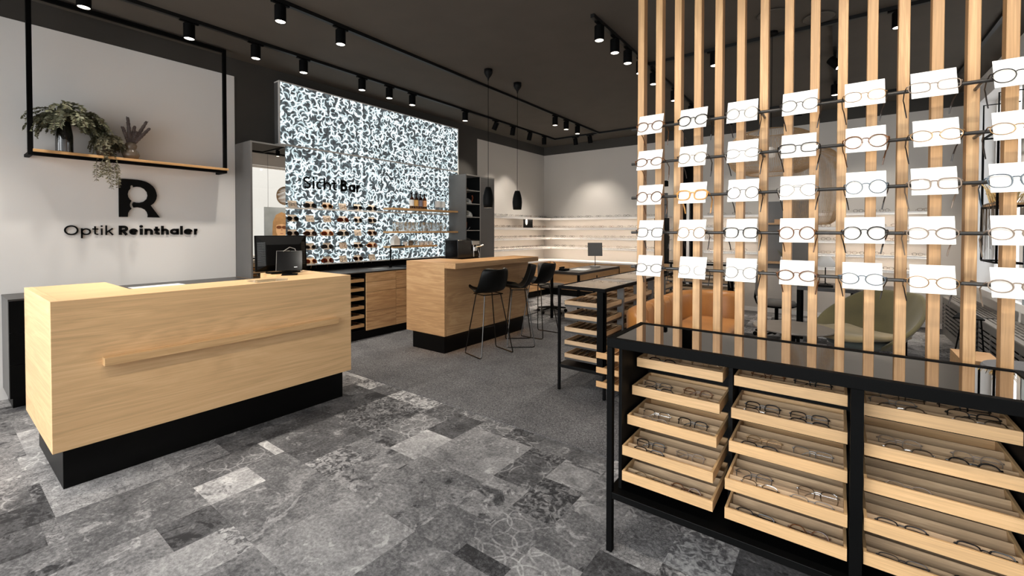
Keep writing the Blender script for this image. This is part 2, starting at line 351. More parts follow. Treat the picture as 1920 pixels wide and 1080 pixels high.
# ------------------------------------------------------------------ mesh helpers
class MB:
    def __init__(s): s.v = []; s.f = []
    def add(s, vs, fs):
        n = len(s.v); s.v += [tuple(v) for v in vs]; s.f += [tuple(i+n for i in f) for f in fs]; return s
    def box(s, x0, x1, y0, y1, z0, z1):
        if x0 > x1: x0, x1 = x1, x0
        if y0 > y1: y0, y1 = y1, y0
        if z0 > z1: z0, z1 = z1, z0
        return s.add([(x0, y0, z0), (x1, y0, z0), (x1, y1, z0), (x0, y1, z0), (x0, y0, z1), (x1, y0, z1), (x1, y1, z1), (x0, y1, z1)],
                     [(0, 3, 2, 1), (4, 5, 6, 7), (0, 1, 5, 4), (1, 2, 6, 5), (2, 3, 7, 6), (3, 0, 4, 7)])
    def tube(s, pts, r, n=8, closed=False, cap=True):
        pts = [Vector(p) for p in pts]; N = len(pts); vs = []; fs = []
        nrm = None
        for i, p in enumerate(pts):
            if closed: d = pts[(i+1) % N]-pts[i-1]
            else: d = pts[min(i+1, N-1)]-pts[max(i-1, 0)]
            d.normalize()
            if nrm is None:
                nrm = d.orthogonal().normalized()
            else:
                nrm = (nrm-d*nrm.dot(d))
                nrm = nrm.normalized() if nrm.length > 1e-6 else d.orthogonal().normalized()
            b = d.cross(nrm); rr = r[i] if isinstance(r, (list, tuple)) else r
            for k in range(n):
                a = 2*math.pi*k/n; vs.append(p+nrm*math.cos(a)*rr+b*math.sin(a)*rr)
        for i in range(N if closed else N-1):
            j = (i+1) % N
            for k in range(n):
                k2 = (k+1) % n; fs.append((i*n+k, i*n+k2, j*n+k2, j*n+k))
        if cap and not closed:
            fs.append(tuple(reversed(range(n)))); fs.append(tuple((N-1)*n+k for k in range(n)))
        return s.add(vs, fs)
    def lathe(s, prof, cx=0, cy=0, n=24, cap=True):
        vs = []; fs = []
        for r, z in prof:
            for k in range(n):
                a = 2*math.pi*k/n; vs.append((cx+r*math.cos(a), cy+r*math.sin(a), z))
        for i in range(len(prof)-1):
            for k in range(n):
                k2 = (k+1) % n; fs.append((i*n+k, i*n+k2, (i+1)*n+k2, (i+1)*n+k))
        if cap:
            fs.append(tuple(reversed(range(n)))); fs.append(tuple((len(prof)-1)*n+k for k in range(n)))
        return s.add(vs, fs)
    def cyl(s, x, y, z0, z1, r, n=20): return s.lathe([(r, z0), (r, z1)], x, y, n)
    def prism(s, poly, fn0, fn1):
        """poly: 2D points; fn0/fn1 map them onto the two parallel faces"""
        n = len(poly); vs = [fn0(*p) for p in poly]+[fn1(*p) for p in poly]
        fs = [tuple(reversed(range(n))), tuple(range(n, 2*n))]+[(i, (i+1) % n, n+(i+1) % n, n+i) for i in range(n)]
        return s.add(vs, fs)
    def grid(s, P, closed_u=False):
        nu, nv = len(P), len(P[0]); vs = [p for row in P for p in row]; fs = []
        for i in range(nu if closed_u else nu-1):
            for j in range(nv-1):
                i2 = (i+1) % nu; fs.append((i*nv+j, i2*nv+j, i2*nv+j+1, i*nv+j+1))
        return s.add(vs, fs)
    def mesh(s, name, mat, origin=(0, 0, 0), smooth=False):
        me = bpy.data.meshes.new(name); ox, oy, oz = origin
        me.from_pydata([(v[0]-ox, v[1]-oy, v[2]-oz) for v in s.v], [], s.f); me.update()
        bm = bmesh.new(); bm.from_mesh(me); bmesh.ops.recalc_face_normals(bm, faces=bm.faces)
        if any(len(f.verts) > 8 for f in bm.faces):
            bmesh.ops.triangulate(bm, faces=[f for f in bm.faces if len(f.verts) > 8])
        bm.to_mesh(me); bm.free()
        if smooth:
            for p in me.polygons: p.use_smooth = True
        if mat: me.materials.append(mat)
        return me
    def build(s, name, mat, parent=None, bevel=0, smooth=False, world=False, solid=0, sub=0):
        org = (0, 0, 0)
        if world and parent is not None:
            org = root_of(parent).location
        me = s.mesh(name, mat, org, smooth)
        o = bpy.data.objects.new(name, me); COL.objects.link(o)
        if parent is not None: o.parent = parent
        if solid:
            md = o.modifiers.new('solid', 'SOLIDIFY'); md.thickness = solid; md.offset = 0
        if sub:
            md = o.modifiers.new('sub', 'SUBSURF'); md.levels = sub; md.render_levels = sub
        if bevel:
            md = o.modifiers.new('bevel', 'BEVEL'); md.width = bevel; md.segments = 2; md.limit_method = 'ANGLE'
        return o
def root_of(o):
    while o.parent is not None: o = o.parent
    return o
def tag(o, label, cat, group=None, kind=None):
    if label: o['label'] = label
    if cat: o['category'] = cat
    if group: o['group'] = group
    if kind: o['kind'] = kind
    return o
def thing(name, label, cat, loc=(0, 0, 0), rot=0, group=None):
    o = bpy.data.objects.new(name, None); COL.objects.link(o); o.location = loc
    o.rotation_euler = (0, 0, rot) if not isinstance(rot, tuple) else rot
    o.empty_display_size = .1
    return tag(o, label, cat, group)
def dup(src, loc=None, rot=None, label=None, group=None, mats=None):
    """copy a thing with its parts and sub-parts (mesh data shared)"""
    def cp(o, par):
        c = o.copy(); COL.objects.link(c)
        if par is not None: c.parent = par
        for ch in o.children: cp(ch, c)
        if mats and c.type == 'MESH' and c.name.split('.')[0] in mats:
            c.material_slots[0].link = 'OBJECT'; c.material_slots[0].material = mats[c.name.split('.')[0]]
        return c
    r = cp(src, None)
    if loc is not None: r.location = loc
    if rot is not None: r.rotation_euler = rot
    if label: r['label'] = label
    if group: r['group'] = group
    return r
def struct(name, mb, mat, label=None, **k):
    o = mb.build(name, mat, **k); o['kind'] = 'structure'
    if label: o['label'] = label; 
    return o
def ordw(i): return ['first', 'second', 'third', 'fourth', 'fifth', 'sixth', 'seventh', 'eighth', 'ninth', 'tenth', 'eleventh', 'twelfth', 'thirteenth', 'fourteenth', 'fifteenth', 'sixteenth', 'seventeenth', 'eighteenth'][i]

# ================================================================== ROOM
XL, XR, YF, YN, ZC = -5.576, 1.48, 8.87, -2.4, 3.40
struct('floor', MB().box(XL-.2, XR+.3, YN-.2, YF+2.2, -.06, 0), M['floor'], 'patchwork grey carpet tile floor')
struct('ceiling', MB().box(XL-.2, XR+.3, YN-.2, YF+2.2, ZC, ZC+.1), M['ceil'], 'anthracite painted ceiling')
# left wall: anthracite carcass with two white painted fields
struct('wall_left', MB().box(XL-.15, XL, YN-.2, YF+.15, 0, ZC), M['wall_dark'], 'anthracite wall behind the reception desk and bar')
wl_ = struct('trim_1', MB().box(XL-.01, XL+.006, YN, 2.176, 0, 3.195), M['wall_white'], 'white painted field of the left wall')
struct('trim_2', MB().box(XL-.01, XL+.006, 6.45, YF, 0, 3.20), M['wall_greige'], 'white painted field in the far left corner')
# far wall with a dark passage
DX0, DX1 = -2.56, -2.20
mb = MB().box(XL-.15, DX0, YF, YF+.15, 0, ZC).box(DX1, XR+.1, YF, YF+.15, 0, ZC).box(DX0, DX1, YF, YF+.15, 3.0, ZC)
struct('wall_far', mb, M['wall_dark'], 'far wall, dark band above')
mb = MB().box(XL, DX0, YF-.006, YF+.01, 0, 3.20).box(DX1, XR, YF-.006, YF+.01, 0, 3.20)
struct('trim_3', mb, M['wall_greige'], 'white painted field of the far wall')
mb = MB().box(-3.6, -3.5, YF+.15, YF+2.1, 0, ZC).box(-1.2, -1.1, YF+.15, YF+2.1, 0, ZC).box(-3.6, -1.1, YF+2.0, YF+2.1, 0, ZC)
struct('wall_passage', mb, M['wall_dark'], 'dark walls of the passage beyond the far wall')
struct('baseboard_far', MB().box(-1.9, XR, YF-.02, YF-.004, 0, .075), M['white'], 'white baseboard')
dl = struct('door_1', MB().box(-2.33, -2.28, YF+.02, YF+.13, 0, 2.1), M['door'], 'white edge of the passage door')
# right wall with two window openings
wz0, wz1 = .74, 3.1
wins = [(4.7, 6.5), (6.62, 8.3)]
mb = MB()
ys = [YN-.2, 4.7, 6.5, 6.62, 8.3, YF+.15]
mb.box(XR, XR+.25, ys[0], ys[1], 0, ZC).box(XR, XR+.25, 6.5, 6.62, 0, ZC).box(XR, XR+.25, 8.3, ys[5], 0, ZC)
for a, b in wins: mb.box(XR, XR+.25, a, b, 0, wz0).box(XR, XR+.25, a, b, wz1, ZC)
struct('wall_right', mb, M['wall_white'], 'right window wall')
for i, (a, b) in enumerate(wins):
    o = MB().box(XR+.17, XR+.176, a, b, wz0, wz1).build('window_%d' % (i+1), M['pane']); o['kind'] = 'structure'; o['label'] = 'tall window pane'
    f = MB().box(XR+.15, XR+.2, a, a+.05, wz0, wz1).box(XR+.15, XR+.2, b-.05, b, wz0, wz1).box(XR+.15, XR+.2, a+.05, b-.05, wz1-.05, wz1).box(XR+.15, XR+.2, a+.05, b-.05, wz0, wz0+.05)
    f.build('window_frame', M['white'], o)
# street side behind the camera: wide shop window
mb = MB().box(XL, -5.45, YN-.2, YN, 0, ZC).box(1.1, XR, YN-.2, YN, 0, ZC).box(-5.45, 1.1, YN-.2, YN, 0, .18).box(-5.45, 1.1, YN-.2, YN, 3.12, ZC)
struct('wall_near', mb, M['wall_white'], 'shop front wall')
o = MB().box(-5.45, 1.1, YN-.1, YN-.094, .18, 3.12).build('window_3', M['pane']); o['kind'] = 'structure'; o['label'] = 'shop front glazing'
# carpet runner
tag(MB().box(-4.86, -1.50, 2.552, 5.62, .0, .004).box(-1.50, -.86, 2.552, 3.42, .0, .004).build('carpet', M['carpet']), 'charcoal cut-pile carpet laid between the reception desk and the bar', 'carpet')

# ================================================================== RECEPTION DESK
XD = -3.31
t_ = thing('reception_desk', 'large pale oak reception desk on a black plinth', 'reception desk', (-3.8, 1.3, 0))
MB().box(-4.2, -3.377, .448, 2.145, 0, .24).build('plinth', M['plinth'], t_, .002, world=True)
mb = MB().box(XD-.04, XD, .40, 2.185, .232, 1.043)
mb.build('front_panel', M['desk'], t_, .002, world=True)
MB().box(-4.285, XD-.0405, .40, .44, .232, 1.043).build('side_panel', M['desk_x'], t_, .002, world=True)
MB().box(-4.1, XD-.0405, 2.145, 2.185, .232, 1.043).build('side_panel', M['desk_x'], t_, .002, world=True)
mb = MB().box(-4.285, XD-.0405, .4405, .80, .98, 1.042).box(-3.655, XD-.0405, .80, 1.80, .98, 1.042).box(-4.1, XD-.0405, 1.80, 2.1445, .98, 1.042)
mb.build('counter_top', M['desk'], t_, .001, world=True)
MB().box(-4.26, -3.66, .80, 2.14, .70, .73).build('work_surface', M['desk'], t_, world=True)
MB().box(-4.26, -3.66, .46, .79, .25, .975).build('pedestal', M['desk'], t_, world=True)
MB().box(XD, XD+.052, .602, 2.04, .660, .706).build('bag_rail', M['rail'], t_, .002, world=True)
# monitor on the desk
t_ = thing('computer_monitor', 'black computer monitor seen from behind on the reception desk', 'monitor', (-3.97, 1.93, 1.043), R_(0))
def monitor(t_):
    W2, H0, H1 = .215, .02, .335
    MB().box(-.02, .0, -W2, W2, H0, H1).build('bezel', M['black'], t_, .004)
    # tapered back: frustum
    a = [(.0, -W2+.01, H0+.01), (.0, W2-.01, H0+.01), (.0, W2-.01, H1-.005), (.0, -W2+.01, H1-.005)]
    b = [(.055, -W2+.075, H0+.05), (.055, W2-.075, H0+.05), (.055, W2-.075, H1-.085), (.055, -W2+.075, H1-.085)]
    MB().add(a+b, [(0, 3, 2, 1), (4, 5, 6, 7), (0, 1, 5, 4), (1, 2, 6, 5), (2, 3, 7, 6), (3, 0, 4, 7)]).build('rear_housing', M['black'], t_, .003)
    for sgn in (-1, 1):
        v = MB()
        for k in range(22):
            z = H0+.05+k*.0095
            y0 = sgn*(W2-.016); y1 = sgn*(W2-.066)
            v.add([(.006, y0, z), (.052, y1, z), (.052, y1, z+.003), (.006, y0, z+.003), (.010, y0, z), (.056, y1, z), (.056, y1, z+.003), (.010, y0, z+.003)],
                  [(0, 1, 2, 3), (4, 5, 6, 7), (0, 1, 5, 4), (3, 2, 6, 7)])
        v.build('vent_slats', M['ventgrey'], t_)
    MB().box(-.025, -.019, -W2+.015, W2-.015, H0+.02, H1-.015).build('screen', M['blackgloss'], t_)
    MB().box(.02, .05, -.035, .035, -.0, .12).build('stand_neck', M['black'], t_)
    MB().box(-.07, .10, -.12, .12, 0, .012).build('stand_base', M['black'], t_, .003)
monitor(t_); t_.rotation_euler = (0, R_(-4), R_(-8))
t_ = thing('customer_display', 'small black customer display tilted on a stand in front of the monitor', 'display', (-3.74, 1.88, 1.043), R_(-30))
o = MB().box(-.006, .010, -.10, .10, .0, .18).build('display_panel', M['blackgloss'], t_, .004); o.rotation_euler = (0, R_(-22), 0); o.location = (.03, 0, .035)
MB().tube([(.011, -.10, .0), (.011, -.10, .178), (.011, .0, .178)], .0018, 6).build('silver_rim', M['silver'], o)
MB().box(.0101, .0108, .035, .06, .028, .033).build('printed_mark', M['paper'], o)
MB().box(-.05, .06, -.06, .06, 0, .008).build('stand_base', M['black'], t_); MB().box(.0, .02, -.02, .02, .008, .06).build('stand_neck', M['black'], t_)
MB().tube([(-.02, -.05, .2), (-.03, .0, .235), (-.035, .04, .22), (-.03, .06, .15)], .003, 6).build('cable', M['greylight'], t_)
t_ = thing('acrylic_tray', 'clear acrylic money tray lying at the edge of the reception desk', 'tray', (-3.42, 1.55, 1.0435))
MB().box(-.09, .09, -.11, .11, 0, .004).build('tray_base', M['glass'], t_)
MB().box(-.09, .09, -.11, -.106, .004, .018).box(-.09, .09, .106, .11, .004, .018).box(-.09, -.086, -.106, .106, .004, .018).box(.086, .09, -.106, .106, .004, .018).build('tray_rim', M['glass'], t_)

# low black cabinet run behind the desk + tall mirror cabinet
t_ = thing('low_cabinet', 'low black cabinet with grey worktop behind the reception desk', 'cabinet', (-5.34, 1.2, 0))
MB().box(-5.565, -5.25, .42, 2.17, 0, .108).build('plinth', M['plinth'], t_, world=True)
MB().box(-5.568, -5.122, .392, 2.17, .108, .872).build('carcass', M['grey'], t_, world=True)
for k in range(4):
    y0 = .395+k*.444
    for (z0, z1) in ((.112, .37), (.374, .62), (.624, .868)):
        MB().box(-5.121, -5.103, y0, y0+.44, z0, z1).build('drawer', M['black'], t_, .001, world=True)
MB().box(-5.568, -5.10, .39, 2.17, .872, .886).build('worktop', M['greydark'], t_, .001, world=True)
t_ = thing('paper_sheet', 'white sheet of paper on the dark worktop behind the desk', 'paper', (-5.2, 1.35, .887), R_(3))
MB().box(-.1, .1, -.2, .2, 0, .002).build('sheet', M['paper'], t_)
t_ = thing('mirror_cabinet', 'tall grey cabinet with a large mirrored front left of the glowing wall', 'mirror', (-5.36, 2.37, .9))
MB().box(-5.568, -5.178, 2.178, 2.196, .888, 2.415).box(-5.568, -5.178, 2.196, 2.56, 2.397, 2.415).build('carcass', M['grey'], t_, world=True)
MB().box(-5.568, -5.178, 2.178, 2.56, 0.02, .886).build('base', M['cabwood_y'], t_, world=True)
MB().box(-5.19, -5.178, 2.197, 2.56, .90, 2.396).build('mirror_glass', M['mirror'], t_, world=True)

# ================================================================== LIGHTBOX WALL
t_ = thing('light_wall', 'large back-lit wall panel printed with white swirling petals', 'light panel', (-5.50, 4.2, 0))
MB().box(-5.567, -5.455, 2.635, 5.77, 2.489, 3.238).box(-5.567, -5.455, 2.70, 5.77, 1.712, 2.468).box(-5.567, -5.455, 2.70, 5.77, .985, 1.692).build('printed_panel', M['lightbox'], t_, world=True)
MB().box(-5.569, -5.475, 2.624, 2.634, 2.489, 3.238).build('side_cover', M['grey'], t_, world=True)
MB().box(-5.569, -5.447, 2.622, 5.785, 3.238, 3.252).box(-5.474, -5.447, 2.622, 2.635, 2.489, 3.238).box(-5.569, -5.447, 5.77, 5.785, .97, 3.238).box(-5.569, -5.447, 2.622, 5.77, 2.468, 2.489).box(-5.569, -5.447, 2.68, 5.77, 1.692, 1.712).box(-5.569, -5.447, 2.68, 5.77, .97, .985).build('aluminium_frame', M['greylight2'], t_, world=True)

# ================================================================== LETTERING
def arc(cx, cy, rx, ry, a0, a1, n=16):
    return [(cx+rx*math.cos(R_(a0+(a1-a0)*i/n)), cy+ry*math.sin(R_(a0+(a1-a0)*i/n))) for i in range(n+1)]
XH = .70
def glyph(c, w, t):
    """centre-line strokes in a box w wide, cap height 1; t = stroke"""
    h = t/2; r = w-h; xh = XH-h; m_ = XH/2; ry = m_-h
    ring = arc(w/2, m_, w/2-h, ry, 0, 360, 28)
    if c == 'O': return [arc(w/2, .5, w/2-h, .5-h, 0, 360, 36)]
    if c == 'p': return [ring, [(h, XH), (h, -.32)]]
    if c == 't': return [[(w*.45, .92), (w*.45, .22)]+arc(w*.45+.2, .22, .2, .22-h, 180, 270, 6)+[(w, h)], [(0, XH-h), (w, XH-h)]]
    if c == 'i': return [[(w/2, 0), (w/2, XH)]]
    if c == 'k': return [[(h, 0), (h, 1.02)], [(w-h*.6, XH), (h+t*.3, .30)], [(w*.42, .42), (w-h*.3, 0)]]
    if c == 'R': return [[(h, 0), (h, 1)], [(h, 1-h), (w*.5, 1-h)]+arc(w*.56, .68, w*.44-h, .32-h, 90, -90, 12)+[(h, .36+h*.0)], [(w*.5, .36), (w-h, 0)]]
    if c == 'B': return [[(h, 0), (h, 1)], [(h, 1-h), (w*.5, 1-h)]+arc(w*.52, .76, w*.40-h, .24-h, 90, -90, 10)+[(h, .52)], [(h, .52)]+[(w*.5, .52)]+arc(w*.56, .26+h*.5, w*.44-h, .26-h*.5, 90, -90, 10)+[(h, h)]]
    if c == 'e': return [arc(w/2, m_, w/2-h, ry, 0, 318, 24), [(h, m_), (w-h, m_)]]
    if c == 'n': return [[(h, 0), (h, XH)], arc(w/2, m_+.02, w/2-h, ry-.02, 180, 0, 12)+[(w-h, 0)]]
    if c == 'h': return [[(h, 0), (h, 1.02)], arc(w/2, m_+.02, w/2-h, ry-.02, 180, 0, 12)+[(w-h, 0)]]
    if c == 'a': return [ring, [(w-h, XH), (w-h, 0)]]
    if c == 'l': return [[(w/2, 0), (w/2, 1.02)]]
    if c == 'r': return [[(h, 0), (h, XH)], arc(w*.75, m_, w*.75-h, ry, 180, 80, 8)]
    if c == 'c': return [arc(w/2, m_, w/2-h, ry, 45, 315, 20)]
    if c == 'S': return [arc(w/2, .745, w/2-h, .255-h, 35, 250, 14)+arc(w/2, .265, w/2-h, .265-h, 75, -145, 14)]
def stroke_mesh(mb, line, t, fn, depth):
    n = len(line); closed = n > 3 and math.dist(line[0], line[-1]) < 1e-6
    if closed: line = line[:-1]; n -= 1
    L, Rr = [], []
    for i in range(n):
        a = line[i-1] if (i > 0 or closed) else None; b = line[(i+1) % n] if (i < n-1 or closed) else None; p = line[i]
        d1 = Vector((p[0]-a[0], p[1]-a[1])).normalized() if a else None
        d2 = Vector((b[0]-p[0], b[1]-p[1])).normalized() if b else None
        d1 = d1 or d2; d2 = d2 or d1
        nn = Vector((-(d1.y+d2.y), d1.x+d2.x)).normalized(); k = max(.5, nn.dot(Vector((-d1.y, d1.x))))
        L.append((p[0]+nn.x*t/2/k, p[1]+nn.y*t/2/k)); Rr.append((p[0]-nn.x*t/2/k, p[1]-nn.y*t/2/k))
    for i in range(n if closed else n-1):
        j = (i+1) % n
        mb.prism([Rr[i], Rr[j], L[j], L[i]], lambda u, v: fn(u, v, 0), lambda u, v: fn(u, v, depth))
def lettering(root, spec, X0, base, cap, tl, tb, nbold, depth):
    for i, (c, y0, y1) in enumerate(spec):
        t = (tb if i >= nbold else tl); w = (y1-y0)/cap
        mb = MB(); fn = lambda u, v, d: (X0+d, y0+u*cap, base+v*cap)
        for line in glyph(c, w, t): stroke_mesh(mb, line, t, fn, depth)
        if c == 'i':
            mb.prism(arc(w/2, .93, t*.62, t*.62, 0, 330, 11), lambda u, v: fn(u, v, 0), lambda u, v: fn(u, v, depth))
        mb.build('letter', M['blackmat'], root, world=True)
t_ = thing('wall_lettering', 'black raised lettering in two words below the emblem on the white wall', 'lettering', (-5.56, 1.28, 1.38))
lettering(t_, [('O', .767, .861), ('p', .877, .946), ('t', .955, .996), ('i', 1.013, 1.027), ('k', 1.046, 1.102), ('R', 1.143, 1.213), ('e', 1.221, 1.288), ('i', 1.305, 1.324), ('n', 1.34, 1.408), ('t', 1.416, 1.463), ('h', 1.475, 1.54), ('a', 1.551, 1.627), ('l', 1.641, 1.66), ('e', 1.672, 1.75), ('r', 1.764, 1.8)],
          -5.569, 1.377, .090, .135, .25, 5, .010)
t_ = thing('bar_lettering', 'black raised two-word lettering mounted on the glowing petal wall', 'lettering', (-5.44, 3.3, 1.96))
lettering(t_, [('S', 2.916, 3.018), ('i', 3.04, 3.067), ('c', 3.089, 3.178), ('h', 3.193, 3.297), ('t', 3.312, 3.381), ('B', 3.441, 3.543), ('a', 3.564, 3.67), ('r', 3.685, 3.756)],
          -5.446, 1.962, .152, .150, .215, 5, .008)
EMB = [(1.145, 1.922), (1.194, 1.924), (1.245, 1.924), (1.29, 1.923), (1.323, 1.918), (1.356, 1.909), (1.382, 1.894), (1.409, 1.869), (1.426, 1.843), (1.437, 1.81), (1.442, 1.776), (1.437, 1.742), (1.426, 1.714), (1.41, 1.691), (1.39, 1.673), (1.464, 1.553), (1.365, 1.553), (1.367, 1.578), (1.359, 1.607), (1.343, 1.63), (1.317, 1.645), (1.287, 1.65), (1.256, 1.646), (1.249, 1.661), (1.246, 1.675), (1.249, 1.69), (1.257, 1.701), (1.275, 1.696), (1.301, 1.696), (1.334, 1.709), (1.359, 1.737), (1.367, 1.771), (1.361, 1.806), (1.34, 1.836), (1.312, 1.852), (1.283, 1.854), (1.254, 1.846), (1.254, 1.858), (1.248, 1.865), (1.239, 1.864), (1.233, 1.857), (1.232, 1.83), (1.218, 1.808), (1.211, 1.777), (1.215, 1.749), (1.225, 1.728), (1.24, 1.712), (1.231, 1.693), (1.226, 1.672), (1.23, 1.652), (1.24, 1.634), (1.224, 1.616), (1.213, 1.59), (1.21, 1.553), (1.145, 1.551)]
o = MB().prism(EMB, lambda y, z: (-5.569, y, z), lambda y, z: (-5.553, y, z)).build('wall_emblem', M['blackmat'])
tag(o, 'black letter-shaped emblem with a cut-out spectacle outline on the white wall', 'emblem')

# ================================================================== HANGING FRAME SHELF
t_ = thing('hanging_shelf', 'black metal frame hung from the ceiling carrying an oak shelf board', 'shelf', (-5.35, 1.28, 2.05))
mb = MB(); xf0, xf1 = -5.37, -5.335
mb.box(xf0, xf1, .531, .563, 2.045, 3.385).box(xf0, xf1, 1.975, 2.007, 2.045, 3.385).box(xf0, xf1, .563, 1.975, 3.348, 3.385).box(xf0, xf1, .563, 1.975, 2.045, 2.073)
mb.box(-5.566, xf0, .531, .563, 2.045, 2.07).box(-5.566, xf0, 1.975, 2.007, 2.045, 2.07)
mb.build('frame', M['black'], t_, .002, world=True)
MB().box(-5.566, -5.325, .56, 2.018, 2.0735, 2.098).build('shelf_board', M['shelfwood'], t_, .002, world=True)

def fern(root_pts, n, L, droop, seed, leafn=11, leafs=.02, spread=1.0, up=.6):
    """arching leafy sprays starting at the points"""
    r = random.Random(seed); st = MB(); lf = MB()
    for k in range(n):
        p = Vector(root_pts[k % len(root_pts)]); a = r.uniform(0, 2*math.pi); ln = L*r.uniform(.6, 1.1)
        d = Vector((math.cos(a)*spread*.55, math.sin(a)*spread, up*r.uniform(.4, 1.2))).normalized()
        pts = [p.copy()]; ns = 9
        for i in range(ns):
            d = (d+Vector((0, 0, -droop*r.uniform(.7, 1.3)))).normalized(); p = p+d*ln/ns
            if p.x < -5.555: p.x = -5.555; d.x = abs(d.x)
            pts.append(p.copy())
        st.tube(pts, .0012, 4)
        for i in range(1, ns+1):
            for q in range(leafn//3):
                for sg in (-1, 1):
                    b = pts[i-1].lerp(pts[i], q/(leafn//3)); dd = (pts[i]-pts[i-1]).normalized()
                    sd = dd.cross(Vector((0, 0, 1))); sd = sd.normalized() if sd.length > .1 else Vector((0, 1, 0))
                    e = (sd*sg*r.uniform(.6, 1)+dd*.5+Vector((r.uniform(-.3, .3), r.uniform(-.2, .2), r.uniform(-.5, .4)))).normalized()
                    w = e.cross(Vector((r.uniform(-1, 1), r.uniform(-1, 1), r.uniform(-1, 1)))).normalized()*leafs*.22
                    s_ = leafs*r.uniform(.6, 1.2)
                    tip = b+e*s_
                    if tip.x < -5.562: continue
                    lf.add([b, b+e*s_*.5+w, tip, b+e*s_*.5-w], [(0, 1, 2, 3)])
    return st, lf
t_ = thing('fern_vase', 'tall dark glass vase with arching grey-green fern sprays, left end of hanging shelf', 'plant', (-5.44, .76, 2.098))
MB().lathe([(.055, 0), (.058, .01), (.057, .16), (.044, .25), (.030, .285), (.033, .30), (.029, .30), (.026, .285), (.040, .25), (.052, .16), (.052, .012)], 0, 0, 24).build('vase', M['blackglass'], t_, smooth=True)
st, lf = fern([(-5.44, .76, 2.39), (-5.43, .80, 2.38), (-5.42, .84, 2.36)], 95, .33, .33, 3, 15, .034, .62, 1.25)
st.build('stems', M['twig'], t_, world=True); lf.build('leaves', M['leaf'], t_, world=True)
t_ = thing('trailing_plant', 'trailing plant in a round smoked glass vase, its tendrils hanging below the hanging shelf', 'plant', (-5.43, 1.02, 2.098))
MB().lathe([(.02, 0), (.05, .015), (.062, .05), (.05, .088), (.03, .10), (.045, .118), (.05, .14), (.035, .165), (.02, .172)], 0, 0, 24).build('vase', M['taupe'], t_, smooth=True)
st, lf = fern([(-5.43, 1.03, 2.27), (-5.40, 1.05, 2.25)], 52, .20, .36, 8, 15, .026, .8, .9)
st2, lf2 = fern([(-5.34, 1.04, 2.16), (-5.335, 1.0, 2.15)], 9, .36, .8, 21, 9, .028, .3, -.1)
st.add(st2.v, st2.f); lf.add(lf2.v, lf2.f)
st.build('stems', M['twig'], t_, world=True); lf.build('leaves', M['leafb'], t_, world=True)
t_ = thing('cactus_vase', 'glossy taupe bubble vase holding knobbly cactus stems', 'plant', (-5.42, 1.21, 2.098))
pr = [(.03, 0), (.055, .012), (.066, .045), (.058, .078), (.036, .096), (.044, .115), (.047, .135), (.038, .158), (.02, .168), (.015, .168)]
MB().lathe(pr, 0, 0, 28).build('vase', M['taupe'], t_, smooth=True)
r7 = random.Random(5); mb = MB(); sp_ = MB()
for (dy, dx, L_, lean) in ((-.045, 0, .15, -.30), (-.01, .01, .24, -.08), (.02, -.01, .17, .15), (.05, 0, .25, .42), (.075, .02, .19, .62), (.03, .02, .12, .3)):
    pts = []; rr = []
    for i in range(13):
        f = i/12; y = lean*L_*f+dy*.35; z = .165+L_*f*(1-.25*abs(lean)); pts.append((dx*.5, y, z)); rr.append((.015+.004*(i % 2))*(1-.35*f*f))
    mb.tube(pts, rr, 7)
    for i in range(40):
        f = r7.random(); a = r7.uniform(0, 6.28); y = lean*L_*f+dy*.35; z = .165+L_*f*(1-.25*abs(lean)); q = .016
        sp_.tube([(dx*.5+math.cos(a)*.010, y+math.sin(a)*.010, z), (dx*.5+math.cos(a)*q, y+math.sin(a)*q, z+.003)], .003, 4)
mb.add(sp_.v, sp_.f); mb.build('cactus_stems', M['cactus'], t_)

# ================================================================== EYEWEAR
def outline(style, n=24):
    P = []
    a, b, p = {'round': (.0225, .0205, 2.0), 'panto': (.0245, .020, 2.25), 'rect': (.026, .0155, 3.4), 'square': (.0255, .0185, 3.0), 'cat': (.0255, .0180, 2.3),
               'oval': (.0255, .0165, 2.0), 'aviator': (.0265, .0215, 2.2), 'shield': (.0285, .0190, 2.6), 'small': (.023, .0165, 2.6)}[style]
    b *= 1.16
    for i in range(n):
        th = 2*math.pi*i/n; c, s = math.cos(th), math.sin(th)
        x = a*abs(c)**(2/p)*(1 if c >= 0 else -1); z = b*abs(s)**(2/p)*(1 if s >= 0 else -1)
        if style == 'panto' and z < 0: x *= 1-.16*(-z/b)
        if style == 'cat': z += .005*(x/a) if z > 0 else .002*(x/a)
        if style == 'aviator' and z < 0: x = x*(1-.22*(-z/b))+.004*(-z/b)
        if style == 'square' and z < 0: x *= 1-.08*(-z/b)
        if style == 'shield': z -= .004*(x/a)*(x/a) if z > 0 else 0
        P.append((x, z))
    return P, a, b
GL = {}
